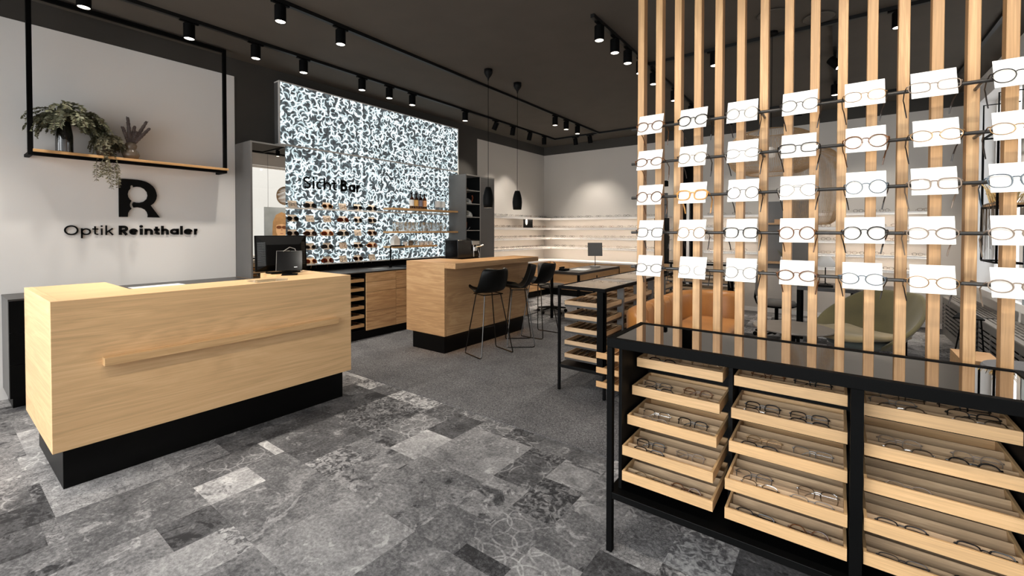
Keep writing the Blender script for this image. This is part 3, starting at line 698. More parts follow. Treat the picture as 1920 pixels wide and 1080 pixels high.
def eyewear(style, thick, folded, fmat, lmat='lens', wrap=0, low=False):
    """spectacles, origin at the bridge, front facing -Y; parts: frame_front, lens x2, temple x2"""
    key = (style, thick, folded, wrap, low)
    if key in GL: return GL[key]
    P, a, b = outline(style, 20 if not low else 12)
    cxl = a+.0085; r = thick
    ybend = lambda x: wrap*x*x*4
    fr = MB(); res = {}
    nseg = 6 if not low else 4
    for sg in (-1, 1):
        loop = [(sg*(cxl+x), ybend(cxl+x), z) for x, z in P]
        rr = [r*(1.25 if z > 0 and thick > .0015 else 1) for x, z in P]
        fr.tube(loop, rr, nseg, closed=True)
    bz = b*.42
    fr.tube([(-.011, 0, bz), (-.005, -.0012, bz+.0028), (.005, -.0012, bz+.0028), (.011, 0, bz)], r*1.1, nseg)
    if style == 'aviator': fr.tube([(-.014, 0, bz+.009), (.014, 0, bz+.009)], r, nseg)
    W2 = cxl+a+.002; hz = b*.45; yh = ybend(W2)
    for sg in (-1, 1):
        fr.tube([(sg*(cxl+a*.93), ybend(cxl+a*.93), hz), (sg*(W2+.001), yh+.001, hz+.001), (sg*(W2+.0025), yh+.007, hz)], max(r*1.2, .0013), nseg)
        if not low: fr.tube([(sg*.0085, .002, bz-.006), (sg*.0075, .006, bz-.009), (sg*.0085, .007, bz-.014)], .0011, 4)
    res['frame_front'] = [fr.mesh('eyewear_front', M[fmat])]
    res['lens'] = []; res['temple'] = []
    for sg in (-1, 1):
        lens = MB(); vs = [(sg*(cxl+x*.98), ybend(cxl+x), z*.98) for x, z in P]; c0 = (sg*cxl, ybend(cxl)-.0012, 0); n = len(vs)
        lens.add([c0]+vs, [(0, 1+i, 1+(i+1) % n) for i in range(n)])
        if not low: lens.add([(c0[0], c0[1]+.0014, 0)]+[(v[0], v[1]+.0014, v[2]) for v in vs], [(0, 1+i, 1+(i+1) % n) for i in range(n)])
        res['lens'].append(lens.mesh('eyewear_lens', M[lmat], smooth=True))
        tm = MB(); x0 = sg*(W2+.0025); y0 = yh+.007
        rt_ = max(r*1.0, .0013)
        if folded:
            yy = .0085 if sg > 0 else .0125
            pts = [(x0, y0, hz), (x0-sg*.006, y0+yy*.5, hz), (x0-sg*.05, y0+yy*.6, hz-.001), (x0-sg*.082, y0+yy*.6, hz-.003), (x0-sg*.098, y0+yy*.55, hz-.014), (x0-sg*.104, y0+yy*.5, hz-.023)]
        else:
            pts = [(x0, y0, hz), (x0+sg*.0015, y0+.030, hz), (x0-sg*.001, y0+.068, hz-.001), (x0-sg*.005, y0+.082, hz-.008), (x0-sg*.009, y0+.098, hz-.024), (x0-sg*.013, y0+.108, hz-.046)]
        rt_ = max(rt_, .0016); tm.tube(pts, [rt_, rt_*1.1, rt_*1.1, rt_*1.2, rt_*1.35, rt_*1.1], nseg)
        res['temple'].append(tm.mesh('eyewear_temple', M[fmat]))
    if low:   # far away: one mesh without separate parts
        mb = MB(); mb.add(fr.v, fr.f)
        for sg in (-1, 1):
            x0 = sg*(W2+.0025); mb.tube([(x0, yh+.007, hz), (x0, yh+.09, hz-.002), (x0, yh+.112, hz-.022)], .0016, 4)
        res['low'] = mb.mesh('eyewear_low', M[fmat])
    GL[key] = res
    return res
def put_eyewear(name, style, thick, folded, fmat, lmat, label, group, loc, rot, scale=1.0, wrap=0, tipmat=None, cat='eyeglasses'):
    g = eyewear(style, thick, folded, fmat, lmat, wrap)
    r = thing(name, label, cat, loc, rot, group); r.scale = (scale,)*3
    for part, ms in g.items():
        if part == 'low': continue
        for me in ms:
            o = bpy.data.objects.new(part, me); COL.objects.link(o); o.parent = r
            sl = o.material_slots[0]; sl.link = 'OBJECT'
            sl.material = M[lmat] if part == 'lens' else (M[tipmat] if (tipmat and part == 'temple') else M[fmat])
    return r
FC = {'f_black': 'black', 'f_brown': 'tortoiseshell brown', 'f_amber': 'thick honey-coloured', 'f_gold': 'thin gold', 'f_silver': 'thin silver', 'f_gun': 'thin dark metal', 'f_blue': 'slate blue', 'f_taupe': 'taupe', 'f_clear': 'crystal clear'}
SN = {'round': 'round', 'panto': 'rounded', 'rect': 'rectangular', 'square': 'square', 'cat': 'upswept', 'oval': 'oval', 'aviator': 'aviator', 'shield': 'wrap-around', 'small': 'narrow'}

# ---- slatted screen, rods, cards and glasses
SY0 = 2.30; NSL = 16
scr = thing('slatted_screen', 'floor-to-ceiling oak slat screen carrying five rows of display bars', 'room divider', (0, SY0, 0))
for i in range(NSL):
    x0 = -.857+i*.0951
    o = MB().box(x0, x0+.0335, 0, .052, 0, ZC).build('wooden_slat', M['slat'], scr, .002)
RZ = [1.937, 1.762, 1.589, 1.413, 1.237]
RODN = ['top rod', 'second rod from the top', 'middle rod', 'second rod from the bottom', 'bottom rod']
for k, z in enumerate(RZ):
    bar = MB().tube([(-.845, -.11, z), (.60, -.11, z)], .0068, 10).build('display_rod', M['rod'], scr)
    for x in (-.74, -.265, .40):
        MB().tube([(x, -.106, z-.001), (x, 0, z-.001)], .0055, 8).build('bracket', M['rod'], bar)
CX7 = [-.742, -.541, -.334, -.128, .085, .277, .478]
TILT = R_(20)
STY = [  # rows top to bottom, columns left to right
 [('panto', .0017, 'f_brown'), ('panto', .0019, 'f_black'), ('round', .0014, 'f_silver'), ('panto', .0014, 'f_gun'), ('small', .0012, 'f_gold'), ('rect', .0014, 'f_taupe'), ('panto', .0015, 'f_black')],
 [('oval', .0016, 'f_brown'), ('panto', .0019, 'f_clear'), ('oval', .0013, 'f_silver'), ('rect', .0017, 'f_black'), ('panto', .0018, 'f_brown'), ('oval', .0014, 'f_gold'), ('oval', .0014, 'f_gold')],
 [('round', .0016, 'f_brown'), ('square', .0026, 'f_amber'), ('round', .0013, 'f_gun'), ('aviator', .0013, 'f_silver'), ('round', .0015, 'f_blue'), ('rect', .0018, 'f_taupe'), ('square', .0016, 'f_blue')],
 [('square', .0015, 'f_gun'), ('round', .0013, 'f_gold'), ('square', .0018, 'f_black'), ('round', .0016, 'f_brown'), ('panto', .0018, 'f_black'), ('oval', .0016, 'f_taupe'), ('oval', .0016, 'f_taupe')],
 [('oval', .0014, 'f_gun'), ('small', .0013, 'f_clear'), ('panto', .0013, 'f_silver'), ('oval', .0018, 'f_brown'), ('oval', .0015, 'f_blue'), ('oval', .0013, 'f_gold'), ('oval', .0017, 'f_taupe')]]
cardm = MB().box(-.060, .060, -.0008, .0008, -.052, .054).mesh('card_sheet', M['card'])
clipm = MB().box(-.012, .012, .0010, .012, -.012, .004).mesh('card_clip', M['white'])
for k, z in enumerate(RZ):
    for c, x in enumerate(CX7):
        jx = rng.uniform(-.004, .004)
        r = thing('display_card', 'square white card on the %s, %s card from the left' % (RODN[k], ordw(c)), 'card', (x+jx, 2.168, z+.010), (-TILT, 0, R_(rng.uniform(-1.2, 1.2))), 'white cards on the display rods')
        for nm, me in (('card', cardm), ('clip', clipm)):
            o = bpy.data.objects.new(nm, me); COL.objects.link(o); o.parent = r
        st_, th, fm = STY[k][c]
        rad = {'round': 1.02, 'panto': 1, 'rect': 1, 'square': 1, 'cat': 1, 'oval': 1.02, 'aviator': .98, 'small': 1}[st_]
        ny = -.0062
        put_eyewear('eyeglasses', st_, th, False, fm, 'lens', '%s %s eyeglasses on white card, %s, %s from left' % (FC[fm], SN[st_], RODN[k], ordw(c)), 'eyeglasses shown on the white cards',
                    (x+jx, 2.168+ny*math.cos(TILT)-.013*math.sin(TILT), z+.010-ny*math.sin(TILT)-.013*math.cos(TILT)), (-TILT, 0, R_(rng.uniform(-2, 2))), rad*1.12, 0, 'tip' if (th < .0016 or fm == 'f_clear') else None)

# ================================================================== NEAR DRAWER TABLE
t_ = thing('drawer_table', 'black metal display table with smoked glass top and oak drawers in front of the slats', 'display table', (-.15, 2.0, 0))
def table_frame(t_, x0, x1, y0, y1, top, shelfz, leg=.034, lip=.042, glass='tableglass'):
    mb = MB()
    mb.box(x0, x1, y0, y0+leg, top-lip, top).box(x0, x1, y1-leg, y1, top-lip, top).box(x0, x0+leg, y0+leg, y1-leg, top-lip, top).box(x1-leg, x1, y0+leg, y1-leg, top-lip, top)
    mb.build('top_frame', M['black'], t_, .002, world=True)
    MB().box(x0+leg, x1-leg, y0+leg, y1-leg, top-.010, top-.003).build('glass_top', M[glass], t_, world=True)
    for (a, b) in ((x0, y0), (x1-leg, y0), (x0, y1-leg), (x1-leg, y1-leg)):
        MB().box(a, a+leg, b, b+leg, 0, top-lip).build('leg', M['black'], t_, .002, world=True)
    MB().box(x0+.002, x1-.002, y0+.002, y1-.002, shelfz-.028, shelfz).build('bottom_shelf', M['plinth'], t_, .001, world=True)
table_frame(t_, -.806, .512, 1.805, 2.222, .950, .268, .026, .042)
for (xa, xb, ya) in ((-.772, -.758, 1.86), (-.362, -.346, 2.06), (.052, .066, 1.9005), (.462, .476, 1.86)): MB().box(xa, xb, ya, 2.20, .268, .905).build('partition', M['blackmat'], t_, world=True)
for (xa, xb, ya) in ((.045, .079, 1.835),): MB().box(xa, xb, ya, 1.90, .268, .905).build('post', M['black'], t_, world=True)
MB().box(-.77, .475, 2.20, 2.218, .268, .905).build('back_panel', M['blackmat'], t_, world=True)
def drawer(t_, x0, x1, y0, y1, zt, h=.042, wt=.009, pitch=.074, mat='tray', nd=None, thk=.003):
    """open tray: front at y0; returns slot positions (y, z) for things leaning on the dividers"""
    mb = MB(); zb = zt-h
    mb.box(x0, x1, y0, y0+wt, zb, zt).box(x0, x0+wt, y0+wt, y1, zb, zt).box(x1-wt, x1, y0+wt, y1, zb, zt).box(x0+wt, x1-wt, y1-wt, y1, zb, zt).box(x0+wt, x1-wt, y0+wt, y1-wt, zb, zb+.005)
    d = mb.build('drawer', M[mat], t_, .0008, world=True)
    n = int((y1-y0-2*wt)/pitch)
    slots = []
    for k in range(n):
        ya = y0+wt+.008+k*pitch
        v = MB().prism([(ya+.008, zb+.006), (ya+.008+thk, zb+.006), (ya+.034+thk, zt-.006), (ya+.034, zt-.006)], lambda y, z: (x0+wt+.0005, y, z), lambda y, z: (x1-wt-.0005, y, z))
        v.build('divider', M['tray_grey'], d, world=True)
        slots.append((ya, zb))
    MB().box(x0+.004, x1-.004, y0+.012, y1, zb-.006, zb-.0015).build('runner', M['black'], d, world=True)
    return slots
FR = [[2.013, 1.954, 1.898, 1.840, 1.839], [2.005, 1.947, 1.903, 1.830, 1.830], [1.950, 1.890, 1.884, 1.850, 1.850]]
ZT = [.824, .709, .591, .475, .362]
XC = [(-.747, -.376), (-.332, .040), (.083, .452)]
SPEC = [('rect', .0016, 'f_black'), ('square', .0018, 'f_black'), ('panto', .0017, 'f_brown'), ('rect', .0013, 'f_silver'), ('oval', .0013, 'f_gold'), ('rect', .0014, 'f_gun'), ('square', .0016, 'f_clear'), ('rect', .0018, 'f_black'), ('small', .0015, 'f_taupe'), ('panto', .0018, 'f_black')]
rowname = ['top', 'second', 'middle', 'fourth', 'bottom']; colname = ['left', 'centre', 'right']
rw = random.Random(4)
for c in range(3):
    for k in range(5):
        y0 = FR[c][k]; y1 = 2.195
        slots = drawer(t_, XC[c][0], XC[c][1], y0, y1, ZT[k])
        yv = (FR[c][k-1] if k else 2.06)+.035
        for si, (ys_, zb) in enumerate(slots):
            if ys_ > yv+.02: continue
            for xi, fx in enumerate((.27, .73)):
                if rw.random() < .10: continue
                st_, th, fm = rw.choice(SPEC)
                x = XC[c][0]+(XC[c][1]-XC[c][0])*fx+rw.uniform(-.018, .018)
                an = R_(rw.uniform(32, 38))
                put_eyewear('eyeglasses', st_, th, True, fm, 'lens',
                            '%s %s eyeglasses, near table %s %s drawer, %s row, %s side' % (FC[fm], SN[st_], rowname[k], colname[c], ordw(si), ('left', 'right')[xi]), 'eyeglasses lying in the near table drawers',
                            (x, ys_+.0105, zb+.0265), (-an, 0, R_(rw.uniform(-3, 3))), 1.0)

# ================================================================== KITCHEN RUN UNDER THE LIGHT WALL
t_ = thing('back_counter', 'kitchen counter with oak drawer fronts and black worktop below the glowing wall', 'kitchen counter', (-5.2, 4.1, 0))
MB().box(-5.565, -4.955, 2.58, 5.50, 0, .108).build('plinth', M['plinth'], t_, world=True)
MB().box(-5.565, -4.935, 2.57, 2.585, .108, .872).box(-5.565, -5.50, 2.585, 5.50, .108, .872).box(-5.50, -4.935, 2.585, 3.47, .108, .125).box(-5.50, -4.935, 3.455, 3.47, .125, .872).build('carcass', M['blackmat'], t_, world=True)
MB().box(-5.5, -4.935, 3.471, 5.50, .108, .872).build('cabinet_body', M['blackmat'], t_, world=True)
yy = [3.473, 3.957, 4.44, 4.95, 5.49]
for a, b in zip(yy[:-1], yy[1:]):
    for (z0, z1) in ((.112, .352), (.356, .610), (.614, .742), (.746, .866)) if a < 3.9 else ((.112, .352), (.356, .610), (.614, .866)):
        MB().box(-4.934, -4.915, a+.002, b-.002, z0, z1).build('drawer', M['cabwood_y'], t_, .001, world=True)
MB().box(-5.568, -4.905, 2.565, 5.505, .873, .886).build('worktop', M['greydark'], t_, .001, world=True)
MB().box(-5.568, -5.555, 2.60, 5.50, .887, .968).build('backsplash', M['black'], t_, world=True)
for k in range(6):
    z = .165+k*.118
    slots = drawer(t_, -5.45, -4.93, 2.60, 3.45, z+.04, .04, .010, .1, 'tray_y')
rb = random.Random(9)
for k in range(6):
    z = .165+k*.118
    for q in range(4):
        y = 3.36-q*.09
        put_eyewear('eyeglasses', rb.choice(['panto', 'rect', 'oval']), .0016, True, rb.choice(['f_black', 'f_brown', 'f_gun']), 'lens', 'dark eyeglasses in the open kitchen counter tray %s from the floor' % ordw(k), 'eyeglasses in kitchen counter tray %d' % (k+1), (-5.0, y, z+.03), (-R_(40), 0, R_(90+rb.uniform(-12, 12))))
t_ = thing('kitchen_tap', 'matt black angular kitchen tap at the sink', 'tap', (-5.205, 4.09, .887))
MB().tube([(0, 0, 0), (0, 0, .29), (.004, .004, .305), (.02, .012, .312), (.075, .20, .312)], .0105, 12).build('spout', M['black'], t_, smooth=True)
MB().cyl(0, 0, 0, .035, .02).build('base', M['black'], t_); MB().tube([(0, -.02, .05), (.01, -.07, .07)], .005, 8).build('lever', M['black'], t_)
t_ = thing('sink', 'dark inset sink in the kitchen worktop', 'sink', (-5.2, 4.45, .8862))
MB().box(-.2, .2, -.26, .26, .0, .004).build('rim', M['black'], t_, .002); MB().cyl(0, 0, .0045, .008, .035).build('drain', M['steel'], t_)
t_ = thing('drying_tray', 'small metal tray on the kitchen worktop left of the tap', 'tray', (-5.15, 3.83, .8862))
MB().box(-.08, .08, -.12, .12, 0, .006).build('tray_base', M['silver'], t_, .002)
# oak wall shelves
OS = [(4.15, 5.545, 1.757, 'upper'), (4.15, 5.545, 1.408, 'middle'), (4.15, 5.06, 1.185, 'lower')]
for y0, y1, z, nm in OS:
    o = MB().box(-5.454, -5.23, y0, y1, z-.022, z+.006).build('oak_shelf', M['shelfwood'], None, .002); tag(o, '%s floating oak shelf on the right half of the glowing wall' % nm, 'shelf', 'oak shelves on the glowing wall')
def bottle(x, y, z, h, r, body, lab, cap, label, grp):
    t_ = thing('bottle', label, 'bottle', (x, y, z), 0, grp)
    MB().lathe([(r*.9, 0), (r, .006), (r, h*.60), (r*.85, h*.68), (r*.36, h*.78), (r*.32, h*.9), (r*.32, h*.9+.001)], 0, 0, 20).build('glass_body', M[body], t_, smooth=True)
    MB().lathe([(r+.0008, h*.17), (r+.0008, h*.56)], 0, 0, 20, cap=False).build('paper_label', lab, t_, smooth=True)
    MB().cyl(0, 0, h*.9, h, r*.42, 14).build('cap', M[cap], t_)
labs = [plain('label_paper_white', (226, 224, 220)), plain('label_paper_ochre', (220, 168, 90)), plain('label_paper_violet', (128, 120, 132)), plain('label_paper_orange', (230, 164, 108))]
for i, nm in enumerate(('white', 'ochre', 'violet-grey', 'orange')):
    bottle(-5.29, 4.565+i*.088, 1.764, .245, .036, 'amberbottle', labs[i], 'black', 'brown glass bottle with a %s paper band on the upper oak shelf' % nm, 'brown bottles on the upper oak shelf')
for i in range(2):
    bottle(-5.29, 5.12+i*.115, 1.764, .26, .043, 'glass', labs[0], 'black', 'clear bottle with white paper band, %s of the pair on the upper oak shelf' % ('left', 'right')[i], 'clear bottles on the upper oak shelf')
tum = MB().lathe([(.024, .0), (.031, .14), (.029, .14), (.022, .006)], 0, 0, 16).mesh('tumbler_glass', M['glass'], smooth=True)
for i in range(14):
    if i == 6: continue
    for j in range(2):
        o = bpy.data.objects.new('tumbler', tum); COL.objects.link(o); o.location = (-5.27-j*.075, 4.27+i*.075, 1.4145)
        tag(o, 'clear tall drinking glass standing in the close rows on the middle oak shelf', 'glass', 'drinking glasses on the middle oak shelf')
cup = MB().lathe([(.024, 0), (.036, .02), (.040, .065), (.038, .065), (.032, .02), (.0, .008)], 0, 0, 18, cap=False).mesh('cup_body', M['white'], smooth=True)
cuph = MB().tube([(0, .036, .052), (0, .058, .048), (0, .056, .026), (0, .035, .022)], .004, 6).mesh('cup_handle', M['white'])
for i, y in enumerate((4.44, 4.76, 4.86, 4.96)):
    t_ = thing('cup', 'white cup on the lower oak shelf, %s from the left' % ordw(i), 'cup', (-5.30, y, 1.1915), 0, 'cups on the lower oak shelf')
    for nm, me in (('cup_body', cup), ('handle', cuph)):
        o = bpy.data.objects.new(nm, me); COL.objects.link(o); o.parent = t_
t_ = thing('teapot_box', 'pale peaked white carton at the left end of the lower oak shelf', 'carton', (-5.31, 4.26, 1.1915))
MB().prism([(-.055, 0), (.055, 0), (.055, .09), (.0, .16), (-.055, .09)], lambda u, v: (-.045, u, v), lambda u, v: (.045, u, v)).build('carton', M['card'], t_, .002)
t_ = thing('mug', 'grey patterned mug between the white cups on the lower oak shelf', 'mug', (-5.30, 4.55, 1.1915))
MB().lathe([(.034, 0), (.037, .01), (.037, .075), (.034, .075), (.034, .01)], 0, 0, 18).build('mug_body', M['taupe'], t_, smooth=True); MB().tube([(0, .035, .06), (0, .062, .055), (0, .058, .022), (0, .035, .018)], .004, 6).build('handle', M['taupe'], t_)
for i in range(3):
    o = bpy.data.objects.new('tumbler', tum); COL.objects.link(o); o.location = (-5.30, 4.64+.0*i+(i*.0), 1.1915)
    o.location.y = 4.635+i*.0 if i == 0 else 4.635; o.location.x = -5.27-.06*i; o.scale = (1, 1, .6)
    tag(o, 'short clear tumbler on the lower oak shelf beside the mug', 'glass', 'short tumblers on the lower oak shelf')

# sunglasses on thin black bars
SZ = [1.743, 1.569, 1.386, 1.211, 1.030]
for k, z in enumerate(SZ):
    t_ = thing('display_rod', 'thin black rail with sunglasses on the glowing wall, %s row from the top' % ordw(k), 'rod', (-5.40, 2.7, z), 0, 'rails on the glowing wall')
    MB().tube([(0, -.02, 0), (0, 1.34, 0)], .0042, 8).build('bar', M['black'], t_)
    for y in (.11, .68, 1.25): MB().tube([(0, y, 0), (-.048, y, 0)], .004, 6).build('bracket', M['black'], t_)
SGS = [('rect', 'f_black', 'lens'), ('shield', 'f_black', 'lens_dark'), ('square', 'f_amber', 'lens_brown'), ('square', 'f_brown', 'lens'), ('rect', 'f_black', 'lens_dark'), ('shield', 'f_black', 'lens_dark'),
       ('aviator', 'f_gun', 'lens_dark'), ('panto', 'f_silver', 'lens'), ('rect', 'f_brown', 'lens'), ('shield', 'f_brown', 'lens_amber'), ('round', 'f_silver', 'lens_dark'), ('square', 'f_black', 'lens_dark'),
       ('aviator', 'f_gun', 'lens_brown'), ('shield', 'f_brown', 'lens_brown'), ('shield', 'f_amber', 'lens_amber'), ('shield', 'f_black', 'lens_dark'), ('cat', 'f_gun', 'lens'), ('aviator', 'f_brown', 'lens_brown'),
       ('panto', 'f_silver', 'lens_brown'), ('cat', 'f_taupe', 'lens_dark'), ('shield', 'f_black', 'lens_dark'), ('round', 'f_brown', 'lens'), ('rect', 'f_black', 'lens_dark'), ('shield', 'f_amber', 'lens_amber'),
       ('square', 'f_brown', 'lens_brown'), ('shield', 'f_amber', 'lens_amber'), ('shield', 'f_brown', 'lens_amber'), ('round', 'f_black', 'lens'), ('square', 'f_brown', 'lens_brown'), ('aviator', 'f_silver', 'lens')]
LN = {'lens': 'clear', 'lens_dark': 'smoke', 'lens_amber': 'amber', 'lens_brown': 'brown'}
SY = [2.748, 2.973, 3.207, 3.44, 3.67, 3.905]
scm = MB().box(-.0008, .0008, -.055, .055, -.045, .046).mesh('small_card', M['cardbeige'])
for k, z in enumerate(SZ):
    for c, y in enumerate(SY):
        o = bpy.data.objects.new('display_card', scm); COL.objects.link(o); o.location = (-5.388, y, z+.006); o.rotation_euler = (0, R_(-20), 0)
        tag(o, 'small beige card on the glowing wall, %s row, %s from the left' % (ordw(k), ordw(c)), 'card', 'beige cards on the glowing wall')
        st_, fm, lm = SGS[k*6+c]
        put_eyewear('sunglasses', st_, .0019 if fm not in ('f_gun', 'f_silver') else .0012, False, fm, lm, '%s %s sunglasses, %s lenses, glowing wall %s row, %s from left' % (FC[fm], SN[st_], LN[lm], ordw(k), ordw(c)), 'sunglasses on the glowing wall',
                    (-5.388+(.021 if st_ == 'shield' else .013)*math.cos(R_(20))+.010*math.sin(R_(20)), y, z+.006+.013*math.sin(R_(20))-.010*math.cos(R_(20))), (-R_(20), 0, R_(90)), (1.36 if st_ == 'shield' else 1.22), 1.0 if st_ == 'shield' else .4, None, 'sunglasses')

# ================================================================== BAR
t_ = thing('bar_counter', 'oak bar counter on a black plinth with overhanging top', 'bar counter', (-3.9, 4.3, 0))
MB().box(-4.14, -3.60, 3.587, 5.18, 0, .225).build('plinth', M['plinth'], t_, .002, world=True)
MB().box(-4.19, -3.542, 3.53, 3.57, .218, 1.058).build('end_panel', M['bar_x'], t_, .002, world=True)
MB().box(-3.58, -3.542, 3.5705, 5.215, .218, .996).build('front_panel', M['bar'], t_, .002, world=True)
MB().box(-4.19, -3.581, 3.5705, 4.10, .225, .94).build('side_unit', M['bar'], t_, world=True)
MB().box(-4.19, -3.581, 4.105, 5.215, .225, .885).build('rear_unit', M['bar'], t_, world=True)
MB().box(-3.5405, -3.372, 3.53, 5.22, .996, 1.058).box(-3.80, -3.541, 3.5705, 5.22, .997, 1.058).box(-4.19, -3.801, 3.5705, 4.10, .997, 1.058).build('bar_top', M['bar'], t_, .002, world=True)
MB().box(-4.19, -3.805, 4.11, 5.21, .886, .90).build('lower_worktop', M['greydark'], t_, world=True)
# warm light strip under the bar body
for (a, b, c, d) in ((-3.596, -3.590, 3.60, 5.17), ): MB().box(a-.002, b+.006, c, d, .2125, .2165).build('light_strip', M['ledbar'], t_, world=True)
MB().box(-4.13, -3.61, 3.573, 3.585, .2125, .2165).build('light_strip', M['ledbar'], t_, world=True)
# coffee machine
t_ = thing('coffee_machine', 'black and chrome espresso machine on the bar worktop', 'coffee machine', (-4.03, 4.42, .9005))
MB().box(-.13, .10, -.26, .0, .0, .40).build('body', M['blackgloss'], t_, .006)
MB().box(-.13, .06, .0, .20, .0, .40).build('front_housing', M['blackgloss'], t_, .006)
mb = MB(); mb.box(.061, .10, .02, .17, .33, .385); mb.build('chrome_head', M['steel'], t_, .004)
MB().tube([(.085, .06, .33), (.09, .06, .22), (.09, .06, .17)], .009, 10).build('spout', M['steel'], t_)
MB().tube([(.09, .10, .30), (.13, .16, .31), (.15, .19, .33)], .012, 10).build('portafilter', M['steel'], t_)
MB().tube([(.08, .13, .34), (.12, .15, .20), (.11, .15, .05)], .004, 8).build('steam_pipe', M['steel'], t_)
MB().cyl(.09, .08, .25, .30, .035).build('group_head', M['steel'], t_)
MB().box(-.05, .16, .0, .20, .0, .0 if False else .02).build('drip_tray', M['steel'], t_, .003)
# bar stools
def stool():
    t_ = thing('bar_stool', '', 'bar stool')
    # shell, faces -X : swept profile with rounded plan
    P = []
    prof = [(-.215, .745, .13), (-.19, .725, .165), (-.12, .708, .19), (-.02, .700, .20), (.07, .712, .205), (.13, .75, .205), (.165, .81, .20), (.19, .88, .195), (.205, .94, .185), (.212, .975, .165), (.214, .985, .10)]
    for (x, z, w) in prof:
        row = []
        for k in range(13):
            u = -1+2*k/12
            e = abs(u)**2.4
            row.append((x-(.085*e if x > .05 else .0), u*w, z+(.05*e if x <= .05 else .0)+(.015*e if x > .13 else 0)))
        P.append(row)
    MB().grid(P).build('seat_shell', M['stoolblack'], t_, smooth=True, solid=.010, sub=1)
    MB().tube([(-.12, -.13, .69), (-.12, .13, .69), (.09, .13, .69), (.09, -.13, .69)], .006, 6, closed=True).build('under_frame', M['wire'], t_)
    for sy in (-1, 1):
        pts = [(-.10, sy*.11, .695), (-.165, sy*.215, .03), (-.160, sy*.222, .010), (-.14, sy*.224, .0065), (.14, sy*.224, .0065), (.165, sy*.222, .012), (.17, sy*.215, .03), (.075, sy*.11, .695)]
        MB().tube(pts, .0065, 8).build('leg', M['wire'], t_)
    MB().tube([(-.142, -.178, .27), (-.146, 0, .265), (-.142, .178, .27)], .0055, 8).build('footrest', M['wire'], t_)
    return t_
s0 = stool(); s0.location = (-3.21, 3.92, .004); s0.rotation_euler = (0, 0, R_(-16)); s0['label'] = 'black shell bar stool nearest the camera with its back turned'; s0['group'] = 'bar stools along the bar counter'
dup(s0, (-3.19, 4.50, .004), (0, 0, R_(40)), 'middle black bar stool turned sideways to show its seat')
dup(s0, (-3.22, 5.03, .004), (0, 0, R_(2)), 'black shell bar stool farthest along the bar, beside the consultation desk')
# pendants
def pendant(y, label):
    t_ = thing('pendant_lamp', label, 'pendant lamp', (-3.44, y, 1.705), 0, 'pendants above the bar')
    MB().lathe([(.053, 0), (.060, .05), (.063, .10), (.059, .15), (.048, .20), (.033, .245), (.029, .252), (.0, .253)], 0, 0, 32, cap=False).build('shade', M['blackmat'], t_, smooth=True, solid=.004)
    MB().tube([(0, 0, .25), (0, 0, 1.60)], .0028, 6).build('cord', M['black'], t_)
    MB().lathe([(.006, 1.555), (.012, 1.585), (.040, 1.625), (.052, 1.65), (.052, 1.694)], 0, 0, 24).build('canopy', M['blackmat'], t_, smooth=True)
    MB().lathe([(.0, .03), (.03, .035), (.04, .06), (.03, .085), (.012, .10), (.012, .13)], 0, 0, 16, cap=False).build('bulb', M['bulb'], t_, smooth=True)
    l = bpy.data.lights.new('pendant_light', 'POINT'); l.energy = 10; l.color = (1, .82, .58); l.shadow_soft_size = .03
    o = bpy.data.objects.new('pendant_light', l); COL.objects.link(o); o.parent = t_; o.location = (0, 0, .015)
pendant(4.185, 'black tapered pendant lamp above the bar, nearer of the two'); pendant(4.80, 'black tapered pendant lamp above the bar, farther of the two')

# ================================================================== TALL SHELF UNIT WITH HELMETS
t_ = thing('tall_shelf_unit', 'tall grey shelf unit with six open black niches at the right of the glowing wall', 'shelf unit', (-5.3, 5.95, 0))
ux = -5.05
mb = MB(); mb.box(-5.567, ux, 5.545, 5.565, 0, 2.39).build('side_panel', M['grey'], t_, world=True)
MB().box(-5.567, ux, 5.565, 6.32, 2.37, 2.39).box(-5.567, ux+.001, 5.565, 5.915, 0, .1).build('top_panel', M['greylight'], t_, world=True)
MB().box(-5.567, ux+.0005, 5.915, 5.93, 0, 2.37).build('divider_panel', M['greylight'], t_, world=True)
MB().box(-5.567, ux, 5.931, 6.32, 0, 2.369).build('closed_cabinet', M['grey'], t_, .001, world=True)
MB().box(-5.567, -5.55, 5.566, 5.914, .1, 2.369).build('back_panel', M['blackmat'], t_, world=True)
MB().box(-5.549, ux-.004, 5.566, 5.569, .1, 2.369).box(-5.549, ux-.004, 5.911, 5.914, .1, 2.369).build('niche_lining', M['blackmat'], t_, world=True)
NZ = [2.125, 1.895, 1.665, 1.435, 1.205, .975, .70, .40]
for z in NZ: MB().box(-5.549, ux, 5.5695, 5.9105, z-.015, z).build('niche_shelf', M['greylight'], t_, world=True)
def helmet(y, z, label, mat, s=1.0, vents=True):
    t_ = thing('bicycle_helmet', label, 'helmet', (-5.20, y, z), R_(15)); t_.scale = (s,)*3
    strip = MB(); nb = 6
    for b in range(nb):
        th0 = R_(-78+b*26); 
        pts = []
        for i in range(9):
            ph = R_(8+i*20.5); pts.append((.095*math.cos(ph), .065*math.sin(ph)*math.sin(th0)*1.1, .085*math.sin(ph)*abs(math.cos(th0))+.01))
        strip.tube(pts, .0105, 6)
    strip.tube(arc3 := [(.097*math.cos(a*.3142), .073*math.sin(a*.3142), .012) for a in range(20)], .010, 6, closed=True)
    strip.build('shell', mat, t_, smooth=True)
    MB().tube([(-.03, -.06, .01), (-.01, -.05, -.0), (.03, -.06, .012)], .003, 5).build('strap', M['black'], t_)
helmet(5.70, 2.126, 'small white and dark ski goggles-like helmet part in the top niche', M['taupe'], .6)
helmet(5.72, 1.896, 'white and rust striped cycling helmet in the second niche', M['helmet_white'], .95)
